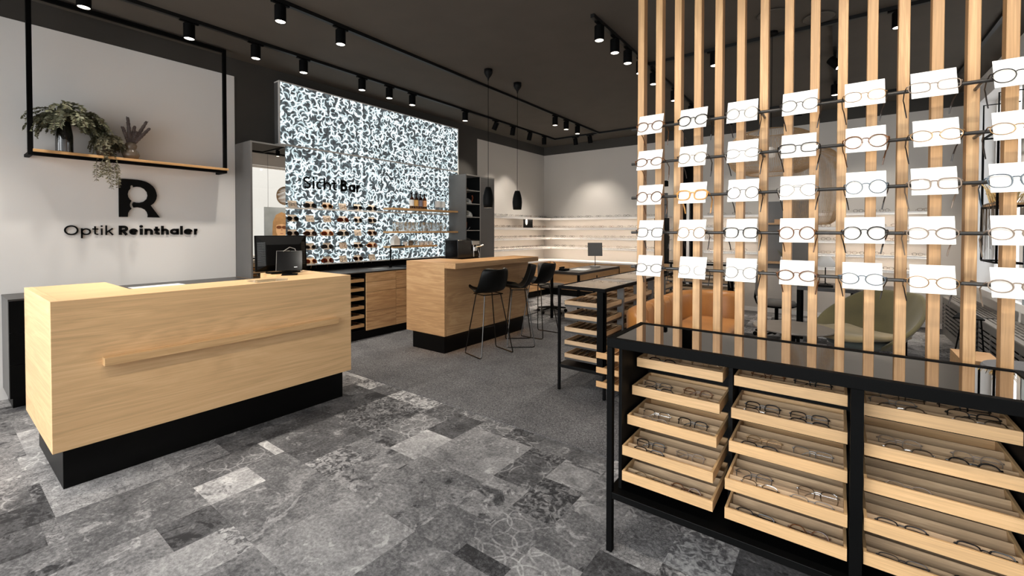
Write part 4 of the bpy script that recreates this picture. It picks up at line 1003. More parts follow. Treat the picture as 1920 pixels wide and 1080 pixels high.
t_ = thing('helmet_strap', 'rust brown strap beside the striped helmet in the second niche', 'strap', (-5.16, 5.80, 1.8955))
MB().tube([(0, 0, .01), (.0, .03, .06), (0, .05, .11), (0, .03, .15)], .012, 6).build('band', M['redbrown'], t_)
helmet(5.72, 1.666, 'white vented cycling helmet in the third niche', M['helmet_white'], 1.1)
t_ = thing('shoe_tongue', 'rust brown leaf-shaped item leaning in the fourth niche', 'decoration', (-5.15, 5.67, 1.436))
MB().tube([(0, -.02, .005), (0, .0, .07), (0, .012, .14)], [.014, .012, .003], 6).build('blade', M['redbrown'], t_); MB().tube([(0, .04, .006), (0, .075, .03), (0, .09, .05)], .006, 6).build('clip', M['silver'], t_)
helmet(5.73, 1.206, 'silver and white helmet in the fifth niche', M['silver'], .9)
helmet(5.73, .976, 'dark wiry helmet in the lowest visible niche', M['grey'], .9)

# ================================================================== FAR CORNER: BENCH CABINETS AND GLASS SHELVES
t_ = thing('corner_sideboard', 'low oak sideboard running round the far corner under the white shelves', 'sideboard', (-4.5, 8.4, 0))
MB().box(-5.565, -5.20, 6.34, 8.45, 0, .14).box(-5.565, -2.75, 8.45, 8.86, 0, .14).build('plinth', M['plinth'], t_, world=True)
MB().box(-5.565, -5.125, 6.33, 8.86, .141, .745).build('cabinet_body', M['cabwood_y'], t_, world=True); MB().box(-5.124, -2.72, 8.41, 8.86, .141, .745).build('cabinet_body', M['cabwood'], t_, world=True)
for i in range(5): 
    x0 = -5.10+i*.475; MB().box(x0, x0+.471, 8.39, 8.409, .145, .742).build('cabinet_door', M['cabwood'], t_, .001, world=True)
for i in range(4):
    y0 = 6.34+i*.51; MB().box(-5.124, -5.106, y0, y0+.506, .145, .742).build('cabinet_door', M['cabwood_y'], t_, .001, world=True)
MB().box(-5.565, -5.10, 6.33, 8.862, .746, .778).box(-5.0995, -2.71, 8.385, 8.862, .746, .778).build('top_board', M['white'], t_, world=True)
SHZ = [1.709, 1.487, 1.275, 1.063]
segs = [(-5.195, -2.60), (-1.95, -1.06), (-.25, 1.10)]
for k, z in enumerate(SHZ+[.845]):
    nm = ('top', 'second', 'third', 'fourth', 'lowest')[k]
    if k < 4:
        o = MB().box(-5.565, -5.20, 6.34, 8.862, z-.028, z).build('display_shelf', M['white'], None, .001); tag(o, '%s white eyewear shelf on the left wall behind the bar' % nm, 'shelf', 'white shelves in the far corner')
        MB().box(-5.206, -5.200, 6.34, 8.55, z-.044, z-.0285).build('front_lip', M['white'], o)
        MB().box(-5.229, -5.209, 6.36, 8.53, z-.034, z-.0285).build('light_strip', M['ledshelf'], o)
    for j, (a, b) in enumerate(segs):
        if k == 4 and j == 0: continue
        o = MB().box(a if j else -5.1995, b, 8.56, 8.862, z-.028, z).build('display_shelf', M['white'], None, .001)
        tag(o, '%s white eyewear shelf on the far wall, %s' % (nm, ('near the corner', 'just right of the passage', 'behind the green chair')[j]), 'shelf', 'white shelves in the far corner')
        MB().box(a+.01 if j else -5.19, b, 8.560, 8.566, z-.044, z-.0285).build('front_lip', M['white'], o)
        MB().box(a+.02 if j else -5.16, b-.02, 8.569, 8.589, z-.034, z-.0285).build('light_strip', M['ledshelf'], o)
rs = random.Random(17)
lows = [eyewear(s_, t2, False, 'f_black', 'lens', 0, True)['low'] for s_, t2 in (('panto', .0022), ('rect', .0022), ('round', .0018), ('square', .0024), ('oval', .0020))]
def low_glasses(loc, rz, label, group):
    me = rs.choice(lows); o = bpy.data.objects.new('eyeglasses', me); COL.objects.link(o); o.location = loc; o.rotation_euler = (0, 0, rz)
    sl = o.material_slots[0]; sl.link = 'OBJECT'; sl.material = M[rs.choice(['f_black', 'f_black', 'f_gun', 'f_brown', 'f_taupe', 'f_gun'])]
    tag(o, label, 'eyeglasses', group)
for k, z in enumerate(SHZ+[.845]):
    nm = ('top', 'second', 'third', 'fourth', 'lowest')[k]
    for j, (a, b) in enumerate(segs):
        if k == 4 and j == 0: continue
        x = a+.12
        while x < b-.08:
            low_glasses((x, 8.62, z+.024), R_(rs.uniform(-14, 14)), 'tiny eyeglasses standing on the %s white shelf %s' % (nm, ('near the far corner', 'right of the passage', 'behind the green chair')[j]), 'eyeglasses on the %s far shelf, part %d' % (nm, j+1))
            x += rs.uniform(.15, .24)
    if k < 4:
        y = 6.45
        while y < 8.45:
            if not (k == 1 and 7.55 < y < 7.95):
                low_glasses((-5.26, y, z+.024), R_(90+rs.uniform(-14, 14)), 'tiny eyeglasses standing on the %s white shelf of the left wall' % nm, 'eyeglasses on the %s left wall shelf' % nm)
            y += rs.uniform(.15, .22)
t_ = thing('counter_poster', 'small black and white portrait card on the second shelf near the corner', 'picture', (-5.27, 7.75, 1.488))
MB().box(-.006, .006, -.17, .17, 0, .20).build('board', M['black'], t_); MB().prism(arc(-.07, .12, .04, .065, 0, 345, 14), lambda u, v: (.0065, u, v), lambda u, v: (.0075, u, v)).build('portrait', M['paper'], t_)

# ================================================================== DESKS AND OFFICE CHAIRS
def office_desk(x0, x1, y0, y1, top, label, drawer_side=True):
    t_ = thing('consultation_desk', label, 'desk', ((x0+x1)/2, (y0+y1)/2, 0))
    mb = MB().box(x0, x1, y0, y1, top-.04, top); mb.build('desk_top', M['greydark'], t_, .002, world=True)
    l = .035
    for (a, b) in ((x0, y0), (x1-l, y0), (x0, y1-l), (x1-l, y1-l)): MB().box(a, a+l, b, b+l, 0, top-.041).build('leg', M['black'], t_, world=True)
    if drawer_side: 
        MB().box(x0+.04, x1-.002, y0+.03, y1-.03, top-.165, top-.042).build('drawer_box', M['tray_y'], t_, world=True)
        MB().box(x1-.0015, x1+.004, y0+.62, y0+.65, top-.13, top-.09).build('handle', M['black'], t_, world=True)
    return t_
office_desk(-3.72, -3.20, 6.12, 7.72, .77, 'black consultation desk with oak drawer behind the bar stools')
office_desk(-.37, .62, 6.26, 6.95, .76, 'black consultation desk behind the round table', False)
def office_chair(loc, rot, label, back=.86):
    t_ = thing('office_chair', label, 'office chair', loc, rot)
    MB().lathe([(.19, .44), (.225, .455), (.23, .475), (.21, .50), (.0, .512)], 0, 0, 28).build('seat', M['seatgrey'], t_, smooth=True)
    MB().lathe([(.20, .43), (.232, .445), (.225, .455)], 0, 0, 28).build('seat_shell', M['black'], t_, smooth=True)
    P = []
    for i in range(7):
        a = R_(-48+16*i); P.append([(.245*math.sin(a), .235*math.cos(a), .56+.30*j/5-(.02 if i in (0, 6) and j in (0, 5) else 0)) for j in range(6)])
    MB().grid(P).build('backrest', M['seatgrey'], t_, smooth=True, solid=.035, sub=1)
    MB().tube([(0, .1, .44), (0, .24, .45), (0, .262, .52), (0, .25, .62)], .014, 8).build('back_support', M['black'], t_)
    MB().cyl(0, 0, .10, .44, .022).build('column', M['black'], t_)
    for k in range(5):
        a = R_(72*k+20); MB().tube([(0, 0, .10), (.25*math.cos(a), .25*math.sin(a), .075)], [.02, .012], 8).build('foot', M['black'], t_)
        MB().tube([(.25*math.cos(a)-.011, .25*math.sin(a), .03), (.25*math.cos(a)+.011, .25*math.sin(a), .03)], .029, 14).build('caster', M['blackgloss'], t_)
    return t_
office_chair((-3.95, 6.55, 0), R_(100), 'grey swivel chair with casters at the far consultation desk')
office_chair((-2.95, 7.5, 0), R_(-80), 'dark swivel chair half hidden on the near side of the far consultation desk')
office_chair((-.62, 6.75, 0), R_(80), 'black swivel chair left of the desk behind the round table')
t_ = thing('desk_mirror', 'square dark mirror on a thin pole standing on the far consultation desk', 'mirror', (-3.47, 7.25, .7705))
MB().cyl(0, 0, 0, .02, .09).build('base', M['greylight'], t_); MB().tube([(0, 0, .02), (0, 0, .20)], .006, 8).build('pole', M['black'], t_)
o = MB().box(-.13, .13, -.008, .008, -.0, .24).build('mirror_plate', M['grey'], t_, .002); o.location = (0, 0, .20); o.rotation_euler = (R_(-8), 0, R_(35))
t_ = thing('notebook', 'white open papers on the far consultation desk', 'papers', (-3.42, 6.62, .7705), R_(8))
MB().box(-.12, .12, -.17, .17, 0, .008).build('sheet', M['paper'], t_)
t_ = thing('telephone', 'small dark telephone on the far consultation desk', 'telephone', (-3.58, 6.32, .7705))
MB().box(-.06, .06, -.08, .08, 0, .03).build('body', M['black'], t_, .006); MB().tube([(-.04, -.07, .045), (-.04, .07, .045)], .014, 8).build('handset', M['black'], t_)

# ================================================================== MIDDLE DRAWER TABLE
def tray_table(x0, x1, y0, y1, label, ncol, trays=True):
    t_ = thing('tray_table', label, 'display table', ((x0+x1)/2, (y0+y1)/2, 0))
    table_frame(t_, x0, x1, y0, y1, .935, .235, .022, .028, 'tableglass2')
    MB().box(x1-.075, x1, y0, y0+.03, .235, .906).build('post', M['black'], t_, world=True)
    pitch = (y1-y0-.04)/ncol
    for c in range(ncol):
        ya = y0+.045+c*pitch; yb = ya+pitch-.05
        for k, z in enumerate((.80, .683, .565, .446, .328)):
            mb = MB(); h = .036; X0, X1 = x0+.045, x1-.02
            mb.box(X0, X1, ya, ya+.008, z-h, z).box(X0, X1, yb-.008, yb, z-h, z).box(X0, X0+.008, ya+.008, yb-.008, z-h, z).box(X1-.008, X1, ya+.008, yb-.008, z-h, z).box(X0+.008, X1-.008, ya+.008, yb-.008, z-h, z-h+.004)
            d = mb.build('drawer', M['tray_grey'], t_, world=True)
            MB().box(X0, X1-.002, ya+.004, yb, z-h-.018, z-h-.001).build('runner', M['greydark'], d, world=True)
            for q in range(6):
                xa = X0+.012+q*.062
                MB().prism([(xa, z-h+.005), (xa+.003, z-h+.005), (xa+.040, z-.002), (xa+.037, z-.002)], lambda x, zz: (x, ya+.0085, zz), lambda x, zz: (x, yb-.0085, zz)).build('divider', M['tray_grey'], d, world=True)
        if c: MB().box(x1-.07, x1-.012, ya-.035, ya-.005, .27, .90).build('grey_post', M['grey'], t_, world=True)
    return t_
TT = tray_table(-1.984, -1.53, 3.39, 5.45, 'long narrow glass-topped tray table behind the bar stools', 5)
tray_table(-2.2, -1.18, 7.0, 7.45, 'glass-topped tray table near the passage in the far wall', 1)
rm = random.Random(31)
for k, z in enumerate((.80, .683, .446, .328)):
    for q in range(5):
        put_eyewear('eyeglasses', rm.choice(['panto', 'rect', 'oval']), .0015, True, rm.choice(['f_black', 'f_gun', 'f_brown', 'f_silver']), 'lens', 'eyeglasses lying in the foremost %s tray of the long narrow tray table' % ('top', 'second', 'fourth', 'bottom')[k], 'eyeglasses in the %s tray of the tray table' % ('top', 'second', 'fourth', 'bottom')[k], (-1.90+q*.062+.030, 3.58+rm.uniform(0, .1), z-.010), (-R_(40), 0, R_(-90+rm.uniform(-6, 6))))
# three drawers of the tray table pulled out to the right
for k, z in enumerate((.446, .328, .215)):
    zz0 = z-.04
    mb = MB(); mb.box(-1.529, -1.34, 3.22, 3.23, zz0, zz0+.045).box(-1.529, -1.34, 3.51, 3.52, zz0, zz0+.045).box(-1.35, -1.34, 3.23, 3.51, zz0, zz0+.045).box(-1.529, -1.35, 3.23, 3.51, zz0, zz0+.004)
    d = mb.build('drawer', M['tray_y'], TT, world=True)
    for q in range(2): MB().prism([(-1.50+q*.06, zz0+.005), (-1.497+q*.06, zz0+.005), (-1.46+q*.06, zz0+.040), (-1.463+q*.06, zz0+.040)], lambda x, zz: (x, 3.231, zz), lambda x, zz: (x, 3.509, zz)).build('divider', M['tray_grey'], d, world=True)

# ================================================================== TRACK LIGHTING
def track(x0, y0, x1, y1, label):
    o = MB().box(min(x0, x1)-.018, max(x0, x1)+.018, min(y0, y1)-.018, max(y0, y1)+.018, ZC-.034, ZC-.0005).build('light_track', M['track'])
    return tag(o, label, 'light track', 'ceiling light tracks')
track(-4.85, -2.2, -4.85, 8.14, 'long black ceiling track nearest the left wall, above the reception desk')
track(-3.83, -2.2, -3.83, 8.10, 'second long black ceiling track, above the bar counter')
track(-4.81, 8.14, 1.2, 8.14, 'black ceiling track crossing the room in front of the far wall')
track(-1.80, 3.70, -1.80, 8.10, 'black ceiling track starting in mid ceiling left of the oak screen')
track(-1.76, 5.15, 1.15, 5.15, 'black ceiling track running right behind the oak screen')
track(-.03, 5.19, -.03, 8.10, 'black ceiling track between the two cross tracks behind the screen')
track(1.2, -1.5, 1.2, 8.10, 'black ceiling track along the window wall')
track(-1.2, .85, 1.14, .85, 'black ceiling track above and in front of the display cards')
hous = MB().lathe([(.040, .02), (.041, 0), (.046, .0), (.046, .132), (.043, .136), (.0, .136)], 0, 0, 24, cap=False).mesh('spot_housing', M['black'], smooth=False)
lensm = MB().lathe([(.0, .004), (.039, .004)], 0, 0, 20, cap=False).mesh('spot_lens', M['led'])
adm = MB().box(-.014, .014, -.075, .075, -.012, .0).box(-.012, .012, -.02, .02, -.035, -.012).mesh('spot_adapter', M['black'])
spotl = {}
def spot(x, y, target=None, power=None, label='', group='cylindrical spotlights', alongx=False, size=70, blend=.6, col=(1, .93, .83)):
    p0 = Vector((x, y, ZC-.034)); r = thing('track_spotlight', label, 'spotlight', p0, 0, group)
    a = bpy.data.objects.new('adapter', adm); COL.objects.link(a); a.parent = r
    if alongx: a.rotation_euler = (0, 0, R_(90))
    d = Vector((0, 0, -1)) if target is None else (Vector(target)-(p0+Vector((0, 0, -.09)))).normalized()
    q = (-d).to_track_quat('Z', 'Y')
    h = bpy.data.objects.new('housing', hous); COL.objects.link(h); h.parent = r
    h.rotation_mode = 'QUATERNION'; h.rotation_quaternion = q; h.location = Vector((0, 0, -.092))+d*.068
    l = bpy.data.objects.new('lens', lensm); COL.objects.link(l); l.parent = h
    P = power if power is not None else SPOT_W
    if P > 0:
        key = (P, size, blend, col)
        if key not in spotl:
            ld = bpy.data.lights.new('spot_beam', 'SPOT'); ld.energy = P; ld.spot_size = R_(size); ld.spot_blend = blend; ld.color = col; ld.shadow_soft_size = .035; spotl[key] = ld
        lo = bpy.data.objects.new('spot_beam', spotl[key]); COL.objects.link(lo); lo.parent = r
        lo.rotation_mode = 'QUATERNION'; lo.rotation_quaternion = q; lo.location = h.location+d*.012
    return r
G1 = 'spotlights on the left ceiling track'; G2 = 'spotlights on the second ceiling track'; G3 = 'spotlights near the far corner'; G4 = 'spotlights behind the oak screen'
for i, y in enumerate((1.515, 2.10, 2.61, 3.375, 3.80, 4.20)):
    spot(-4.85, y, None, None, 'black ceiling spotlight pointing straight down, %s from the left on the left track' % ordw(i), G1)
spot(-4.85, 5.31, None, None, 'black ceiling spotlight pointing straight down left of the pendants', G1)
for i, (y, tg) in enumerate(((6.10, (-5.57, 6.0, 1.9)), (6.62, (-5.5, 7.0, 1.3)), (7.18, (-5.57, 7.5, 1.3)), (7.72, (-5.1, 8.0, 1.3)))):
    spot(-4.85, y, tg, SPOT_W*.9, 'tilted black spotlight aimed at the left shelves, %s of four' % ordw(i), G3, False, 60)
for i, y in enumerate((1.86, 2.43)):
    spot(-3.83, y, None, None, 'large looking black ceiling spotlight, %s on the second track above the desk end' % ('nearer', 'farther')[i], G2)
for i, y in enumerate((6.44, 6.82, 7.24)):
    spot(-3.83, y, None, None, 'black ceiling spotlight above the far consultation desk, %s of three' % ordw(i), G2)
for i, x in enumerate((-4.35, -4.02)): spot(x, 8.14, (x, 8.8, .9), SPOT_W*.8, 'black spotlight on the far cross track beside the corner, %s of two' % ('left', 'right')[i], G3, True, 66)
for i, y in enumerate((3.83, 4.19, 4.53, 4.90, 5.36, 6.2, 7.1)):
    spot(-1.80, y, None, SPOT_W*.7, 'black spotlight on the short mid-ceiling track, %s from its near end' % ordw(i), 'spotlights on the mid ceiling track')
for i, x in enumerate((-2.6, -1.45, -.48, .35, .72)):
    spot(x, 8.14, (x-.1, 8.70, .9), SPOT_W*(.7 if x < -2 else .38), 'black spotlight on the far cross track behind the oak screen, %s from the left' % ordw(i), G4, True, 66)
spot(-1.07, 5.15, None, None, 'black spotlight behind the fourth and fifth slat on the cross track', G4, True); spot(.42, 5.15, None, None, 'large black spotlight upper right behind the slats', G4, True)
for i, y in enumerate((6.05, 7.2)): spot(-.03, y, ((1.39, 5.68, 1.5) if i == 0 else None), (150 if i == 0 else None), 'black spotlight hanging between the tenth slats, %s one' % ('upper', 'lower')[i], G4)
track(-1.6, -2.2, -1.6, 1.0, 'added unseen black ceiling track above the photographer, facing the reception desk')  # track and its three spots added out of view to brighten the desk front
for i, y in enumerate((-1.2, -.2, .8)): spot(-1.6, y, (-3.31, .75+i*.55, .62), SPOT_W*.8, 'added unseen tilted black spotlight aimed at the front of the reception desk, %s of three' % ordw(i), 'added spotlights facing the desk', False, 58)
# further spotlights added out of view along the same tracks, to light the desk
for i, y in enumerate((-.9, .1, .8)): spot(-4.85, y, None, None, 'added unseen black ceiling spotlight over the near end of the reception area, %s of three' % ordw(i), G1)
for i, y in enumerate((-1.4, -.3, .55)): spot(-3.83, y, (-3.6, y+1.5, .6), SPOT_W*1.7, 'added unseen tilted black spotlight lighting the reception desk front, %s of three' % ordw(i), G2, False, 80)
for i, x in enumerate((-.9, -.45, 0, .45, .9)): spot(x, .85, (x*.9, 2.2, 1.45), SPOT_W*.62, 'tilted black spotlight lighting the white display cards, %s of five' % ordw(i), 'spotlights lighting the cards', True, 60)
for i, y in enumerate((.9, 2.4, 3.6)): spot(1.2, y, (.2, y+.3, .6), SPOT_W*.8, 'black spotlight along the window wall track, %s of three' % ordw(i), 'spotlights on the window track', False, 80)
for i, (x, y) in enumerate(((-.486, 4.66), (-.149, 4.974))):
    o = MB().lathe([(.125, ZC-.012), (.118, ZC-.018), (.11, ZC-.0185)], x, y, 32).build('ceiling_speaker', M['ceil'], None, smooth=True); tag(o, 'flat round dark ceiling disc seen through the slats, %s of two' % ('left', 'right')[i], 'ceiling speaker', 'round ceiling discs')

# ================================================================== LOUNGE BEHIND THE SCREEN
t_ = thing('tan_sofa', 'tan leather tub sofa behind the left slats', 'sofa', (-1.1, 4.4, 0))
def shell(path, zfun, thick, z0, name, mat, t_):
    P = []
    n = len(path)
    for i, (x, y) in enumerate(path):
        f = i/(n-1); zt = zfun(f)
        a = path[min(i+1, n-1)]; b = path[max(i-1, 0)]
        d = Vector((a[0]-b[0], a[1]-b[1])).normalized(); nx, ny = -d.y, d.x   # towards outside
        row = []
        h = thick/2
        prof = [(-h, z0), (-h*1.05, z0+(zt-z0)*.4), (-h*1.1, zt-.06), (-h*.7, zt-.015), (0, zt), (h*.7, zt-.015), (h, zt-.06), (h*.9, z0+(zt-z0)*.4), (h*.6, z0)]
        for o_, z in prof: row.append((x+nx*o_, y+ny*o_, z))
        P.append(row)
    mb = MB().grid(P)
    k = len(P[0]); m_ = len(P)
    mb.f.append(tuple(range(k))); mb.f.append(tuple((m_-1)*k+i for i in reversed(range(k))))
    return mb.build(name, mat, t_, smooth=True, world=True)
path = [(-.84, 5.37), (-1.0, 5.385), (-1.16, 5.36), (-1.29, 5.28), (-1.375, 5.16), (-1.41, 5.0), (-1.42, 4.6), (-1.42, 4.2), (-1.42, 3.85), (-1.40, 3.70), (-1.33, 3.60), (-1.22, 3.56), (-1.05, 3.55)]
shell(list(reversed(path)), lambda f: .755-.16*max(0, (.22-f)/.22), .13, .10, 'back_shell', M['tan'], t_)
for i in range(1, 9):
    y = 3.75+i*.17
    MB().tube([(-1.352, y, .46), (-1.349, y-.012, .58), (-1.347, y-.02, .70), (-1.365, y-.02, .740), (-1.42, y-.02, .752)], .004, 6).build('piping', M['tufting'], t_, world=True)
MB().box(-1.345, -.80, 3.66, 5.30, .22, .47).build('seat_cushion', M['tan'], t_, .05, world=True, smooth=True)
MB().box(-1.30, -.86, 3.70, 5.26, .10, .22).build('base', M['blackmat'], t_, world=True)
for a in (-1.30, -.90):
    for b in (3.68, 5.2): MB().cyl(a, b, 0, .10, .018).build('leg', M['black'], t_, world=True)
# round side table
t_ = thing('round_table', 'low round grey table between tan sofa and green armchair', 'table', (-.33, 5.06, 0))
MB().lathe([(.33, .472), (.338, .480), (.335, .490), (0, .490)], 0, 0, 48).build('table_top', plain('taupe_table_top', (120, 112, 104), .45), t_)
MB().lathe([(.20, 0), (.20, .012), (.03, .02), (.022, .47)], 0, 0, 32).build('pedestal', M['black'], t_, smooth=False)
# green armchair
t_ = thing('green_armchair', 'olive green velvet armchair with flared shell and pale seat, right of the round table', 'armchair', (.235, 5.42, 0), R_(-38))
# local: faces -Y, width along X
P = []
for i in range(29):
    u = -1+2*i/28; a = u*R_(122)
    row = []
    sh = max(0, (abs(u)-.30)/.70)
    hmax = .83-.39*sh**.95
    for j in range(12):
        v = j/11
        rad = .23+.17*v**.9
        x = math.sin(a)*rad*(1.0+.06*v); y = math.cos(a)*rad*(.95+.22*v*max(0, math.cos(a)))
        z = .34+(hmax-.34)*v**1.05
        row.append((x, y, z))
    P.append(row)
MB().grid(P).build('back_shell', M['green'], t_, smooth=True, solid=.035, sub=1)
P = []
for i in range(13):
    x = -.30+.05*i; e = (abs(x)/.30)**3
    P.append([(x*(1-.10*max(0, -y_)), y_+.06*e*(1 if y_ < -.2 else 0), .43+.02*(y_ < -.3)-.035*max(0, (-y_-.40)/.1)+.03*e) for y_ in (.18, .08, -.02, -.12, -.22, -.32, -.40, -.46)])
MB().grid(P).build('seat_pad', M['greenlight'], t_, smooth=True, solid=.05, sub=1)
MB().lathe([(.22, .335), (.24, .36), (.235, .40), (0, .405)], 0, -.10, 32).build('seat_underside', M['greenout'], t_, smooth=True)
MB().cyl(0, -.05, .03, .335, .025).build('column', M['black'], t_)
for k in range(4):
    a = R_(45+90*k); MB().tube([(0, -.05, .05), (.27*math.cos(a), -.05+.27*math.sin(a), .016)], [.018, .012], 8).build('foot', M['black'], t_)

# rattan pendants
def basket(label, loc, R, H, p, nrib, tilt=0):
    t_ = thing('rattan_pendant', label, 'pendant lamp', loc, (0, R_(tilt), 0), 'woven rattan pendant lamps')
    ribs = MB(); 
    for k in range(nrib):
        a = 2*math.pi*k/nrib; pts = []
        for i in range(13):
            th = R_(-78+156*i/12); rr = R*abs(math.cos(th))**p; z = H/2*math.sin(th)/math.sin(R_(78))
            pts.append((rr*math.cos(a), rr*math.sin(a), z))
        ribs.tube(pts, .0022, 4)
    ribs.build('rattan_ribs', M['basket'], t_)
    rg = MB()
    for f in (-78, 78):
        rr = R*abs(math.cos(R_(f)))**p; z = H/2*math.sin(R_(f))/math.sin(R_(78))
        rg.tube([(rr*math.cos(2*math.pi*i/40), rr*math.sin(2*math.pi*i/40), z) for i in range(40)], .0045, 6, closed=True)
    rg.build('rim_hoops', M['basket'], t_)
    MB().lathe([(.0, -.05), (.035, -.04), (.045, 0), (.03, .045), (.015, .06)], 0, 0, 16, cap=False).build('bulb', M['card'], t_, smooth=True)
    MB().tube([(0, 0, .05), (0, 0, ZC-loc[2]-.02)], .003, 6).build('cord', M['black'], t_)
    MB().cyl(0, 0, ZC-loc[2]-.025, ZC-loc[2]-.001, .05).build('canopy', M['black'], t_)
basket('broad flattened rattan pendant lamp seen through the slats', (-.53, 5.09, 2.20), .39, .42, .42, 150)
basket('tall capsule-shaped rattan pendant lamp right of the broad one', (-.21, 6.08, 1.92), .26, .84, .33, 120)

# far wall furniture seen through the slats
t_ = thing('wall_cabinet', 'grey wall panel unit with two oak shelves between the white shelf runs', 'shelf unit', (-.66, 8.72, .75))
MB().box(-1.04, -.27, 8.80, 8.858, .78, 1.93).build('back_panel', M['grey'], t_, world=True)
for z in (1.56, .90): MB().box(-1.04, -.27, 8.58, 8.799, z-.028, z).build('oak_shelf', M['cabwood'], t_, world=True)
MB().box(-.305, -.275, 8.56, 8.58, .0, 1.96).box(-.305, -.275, 8.58, 8.80, 1.935, 1.96).build('black_upright', M['black'], t_, world=True)
t_ = thing('wooden_box', 'small orange wooden box on the upper oak shelf of the grey panel unit', 'box', (-.76, 8.70, 1.561)); MB().box(-.08, .10, -.05, .05, 0, .06).build('box_body', M['cabwood'], t_); MB().tube([(0, 0, .065), (.05, 0, .085), (.09, 0, .066)], .008, 6).build('handle', M['black'], t_)
t_ = thing('small_plant', 'small spiky dark plant on the lower oak shelf of the grey panel unit', 'plant', (-.70, 8.69, .9005))
MB().lathe([(.04, 0), (.05, .08), (.045, .085)], 0, 0, 16).build('pot', M['white'], t_)
mb = MB(); r5 = random.Random(2)
for k in range(26):
    a = r5.uniform(0, 6.28); e = r5.uniform(.3, 1.3); L_ = r5.uniform(.10, .20); mb.tube([(0, 0, .08), (math.cos(a)*L_*.5*math.cos(e), math.sin(a)*L_*.4*math.cos(e), .08+L_*.6*math.sin(e)), (math.cos(a)*L_*math.cos(e), math.sin(a)*.7*L_*math.cos(e), .08+L_*math.sin(e))], [.005, .004, .001], 4)
mb.build('leaves', M['leaf'], t_)
t_ = thing('drawer_tower', 'tall black cabinet of many small drawers beside the dark passage', 'cabinet', (-2.62, 8.3, 0))
TX0, TX1 = -2.70, -2.50
MB().box(TX0, TX1, 8.12, 8.37, .0, .86).build('oak_base', M['cabwood'], t_, world=True)
MB().box(TX0, TX1, 8.125, 8.37, .861, 1.66).build('cabinet_body', M['blackmat'], t_, world=True)
for k in range(14):
    z = .875+k*.055; MB().box(TX0+.01, TX1-.01, 8.112, 8.124, z, z+.045).build('drawer', M['black'], t_, world=True)
    MB().box(TX0+.04, TX1-.04, 8.107, 8.1115, z+.012, z+.028).build('label_holder', M['greylight'], t_, world=True)
t_ = thing('framed_screen', 'black framed grey panel with a black box on top, above the drawer tower', 'panel', (-2.6, 8.25, 1.7))
MB().box(-2.70, -2.50, 8.24, 8.27, 1.665, 2.12).build('panel', M['grey'], t_, world=True)
MB().box(-2.70, -2.50, 8.225, 8.239, 1.90, 1.91).box(-2.70, -2.69, 8.225, 8.239, 1.665, 2.12).box(-2.69, -2.50, 8.225, 8.239, 2.11, 2.12).build('frame', M['black'], t_, world=True)
MB().box(-2.70, -2.50, 8.20, 8.30, 2.25, 2.35).build('black_box', M['black'], t_, world=True)
MB().box(-2.62, -2.58, 8.25, 8.29, 2.12, 2.25).build('box_bracket', M['black'], t_, world=True)
t_ = thing('desk_lamp', 'small desk lamp with white cone shade behind the eleventh slat', 'lamp', (-.10, 6.62, .7605))
MB().lathe([(.05, .355), (.125, .225), (.122, .225), (.047, .352)], 0, 0, 24, cap=False).build('lamp_shade', M['card'], t_, smooth=True)
MB().tube([(0, 0, .01), (0, 0, .33)], .006, 8).build('pole', M['black'], t_); MB().cyl(0, 0, 0, .012, .06).build('base', M['black'], t_)
t_ = thing('desk_papers', 'black tray with a thin cable lying on the desk behind the round table', 'tray', (-.12, 6.45, .7605))
MB().box(-.10, .10, -.07, .07, 0, .018).build('tray', M['black'], t_, .003); MB().tube([(-.05, 0, .02), (-.03, -.02, .06), (.02, -.02, .06), (.05, 0, .02)], .003, 6).build('cable', M['black'], t_)
t_ = thing('floor_cable', 'thick black cable looping from the desk down to the floor', 'cable', (0, 6.3, 0))
MB().tube([(.16, 6.52, .70), (.14, 6.42, .60), (.03, 6.30, .42), (-.10, 6.22, .32), (-.17, 6.18, .20), (-.185, 6.18, .012)], .014, 10).build('cable_run', M['rubber'], t_, world=True, smooth=True)

# ================================================================== WINDOW WALL FURNITURE
for i, (a, b) in enumerate(((6.70, 8.55), (4.9, 6.62))):
    t_ = thing('radiator_cover', 'dark grey slotted radiator cover under the window, %s one' % ('farther', 'nearer')[i], 'radiator cover', (1.34, (a+b)/2, 0))
    mb = MB(); x0 = 1.205; zt = .50
    mb.box(x0, x0+.012, a, b, 0, .10).box(x0, x0+.012, a, b, zt-.05, zt)
    nb = 7; z = .10
    step = (zt-.05-.10)/nb
    for k in range(nb): mb.box(x0, x0+.012, a, b, .10+k*step+.024, .10+(k+1)*step)
    ny = 4
    for k in range(ny+1):
        y = a+(b-a)*k/ny; mb.box(x0+.0005, x0+.0115, max(a, y-.012), min(b, y+.012), .10, zt-.05)
    mb.build('front_grille', M['grey'], t_, world=True)
    mb = MB(); w = XR-.002-x0
    mb.box(x0, x0+.05, a, b, zt, zt+.012).box(XR-.04, XR-.002, a, b, zt, zt+.012)
    for k in range(5): mb.box(x0+.05+k*.038+.016, x0+.05+(k+1)*.038, a, b, zt, zt+.012)
    for k in range(ny+1):
        y = a+(b-a)*k/ny; mb.box(x0+.05, XR-.04, max(a, y-.02), min(b, y+.02), zt+.0005, zt+.0115)
    mb.build('top_grille', M['greylight'], t_, world=True)
    MB().box(x0+.03, XR-.004, a+.01, b-.01, .02, zt-.02).build('inner_box', M['blackmat'], t_, world=True)
for i, (a, b) in enumerate(wins):
    o = MB().box(XR-.10, XR+.15, a+.001, b-.001, .665, .739).build('trim_%d' % (10+i), M['white']); o['kind'] = 'structure'
t_ = thing('hanging_planter', 'black metal frame on wall arms with a shelf of dried grasses by the window', 'planter', (1.30, 6.5, 1.7))
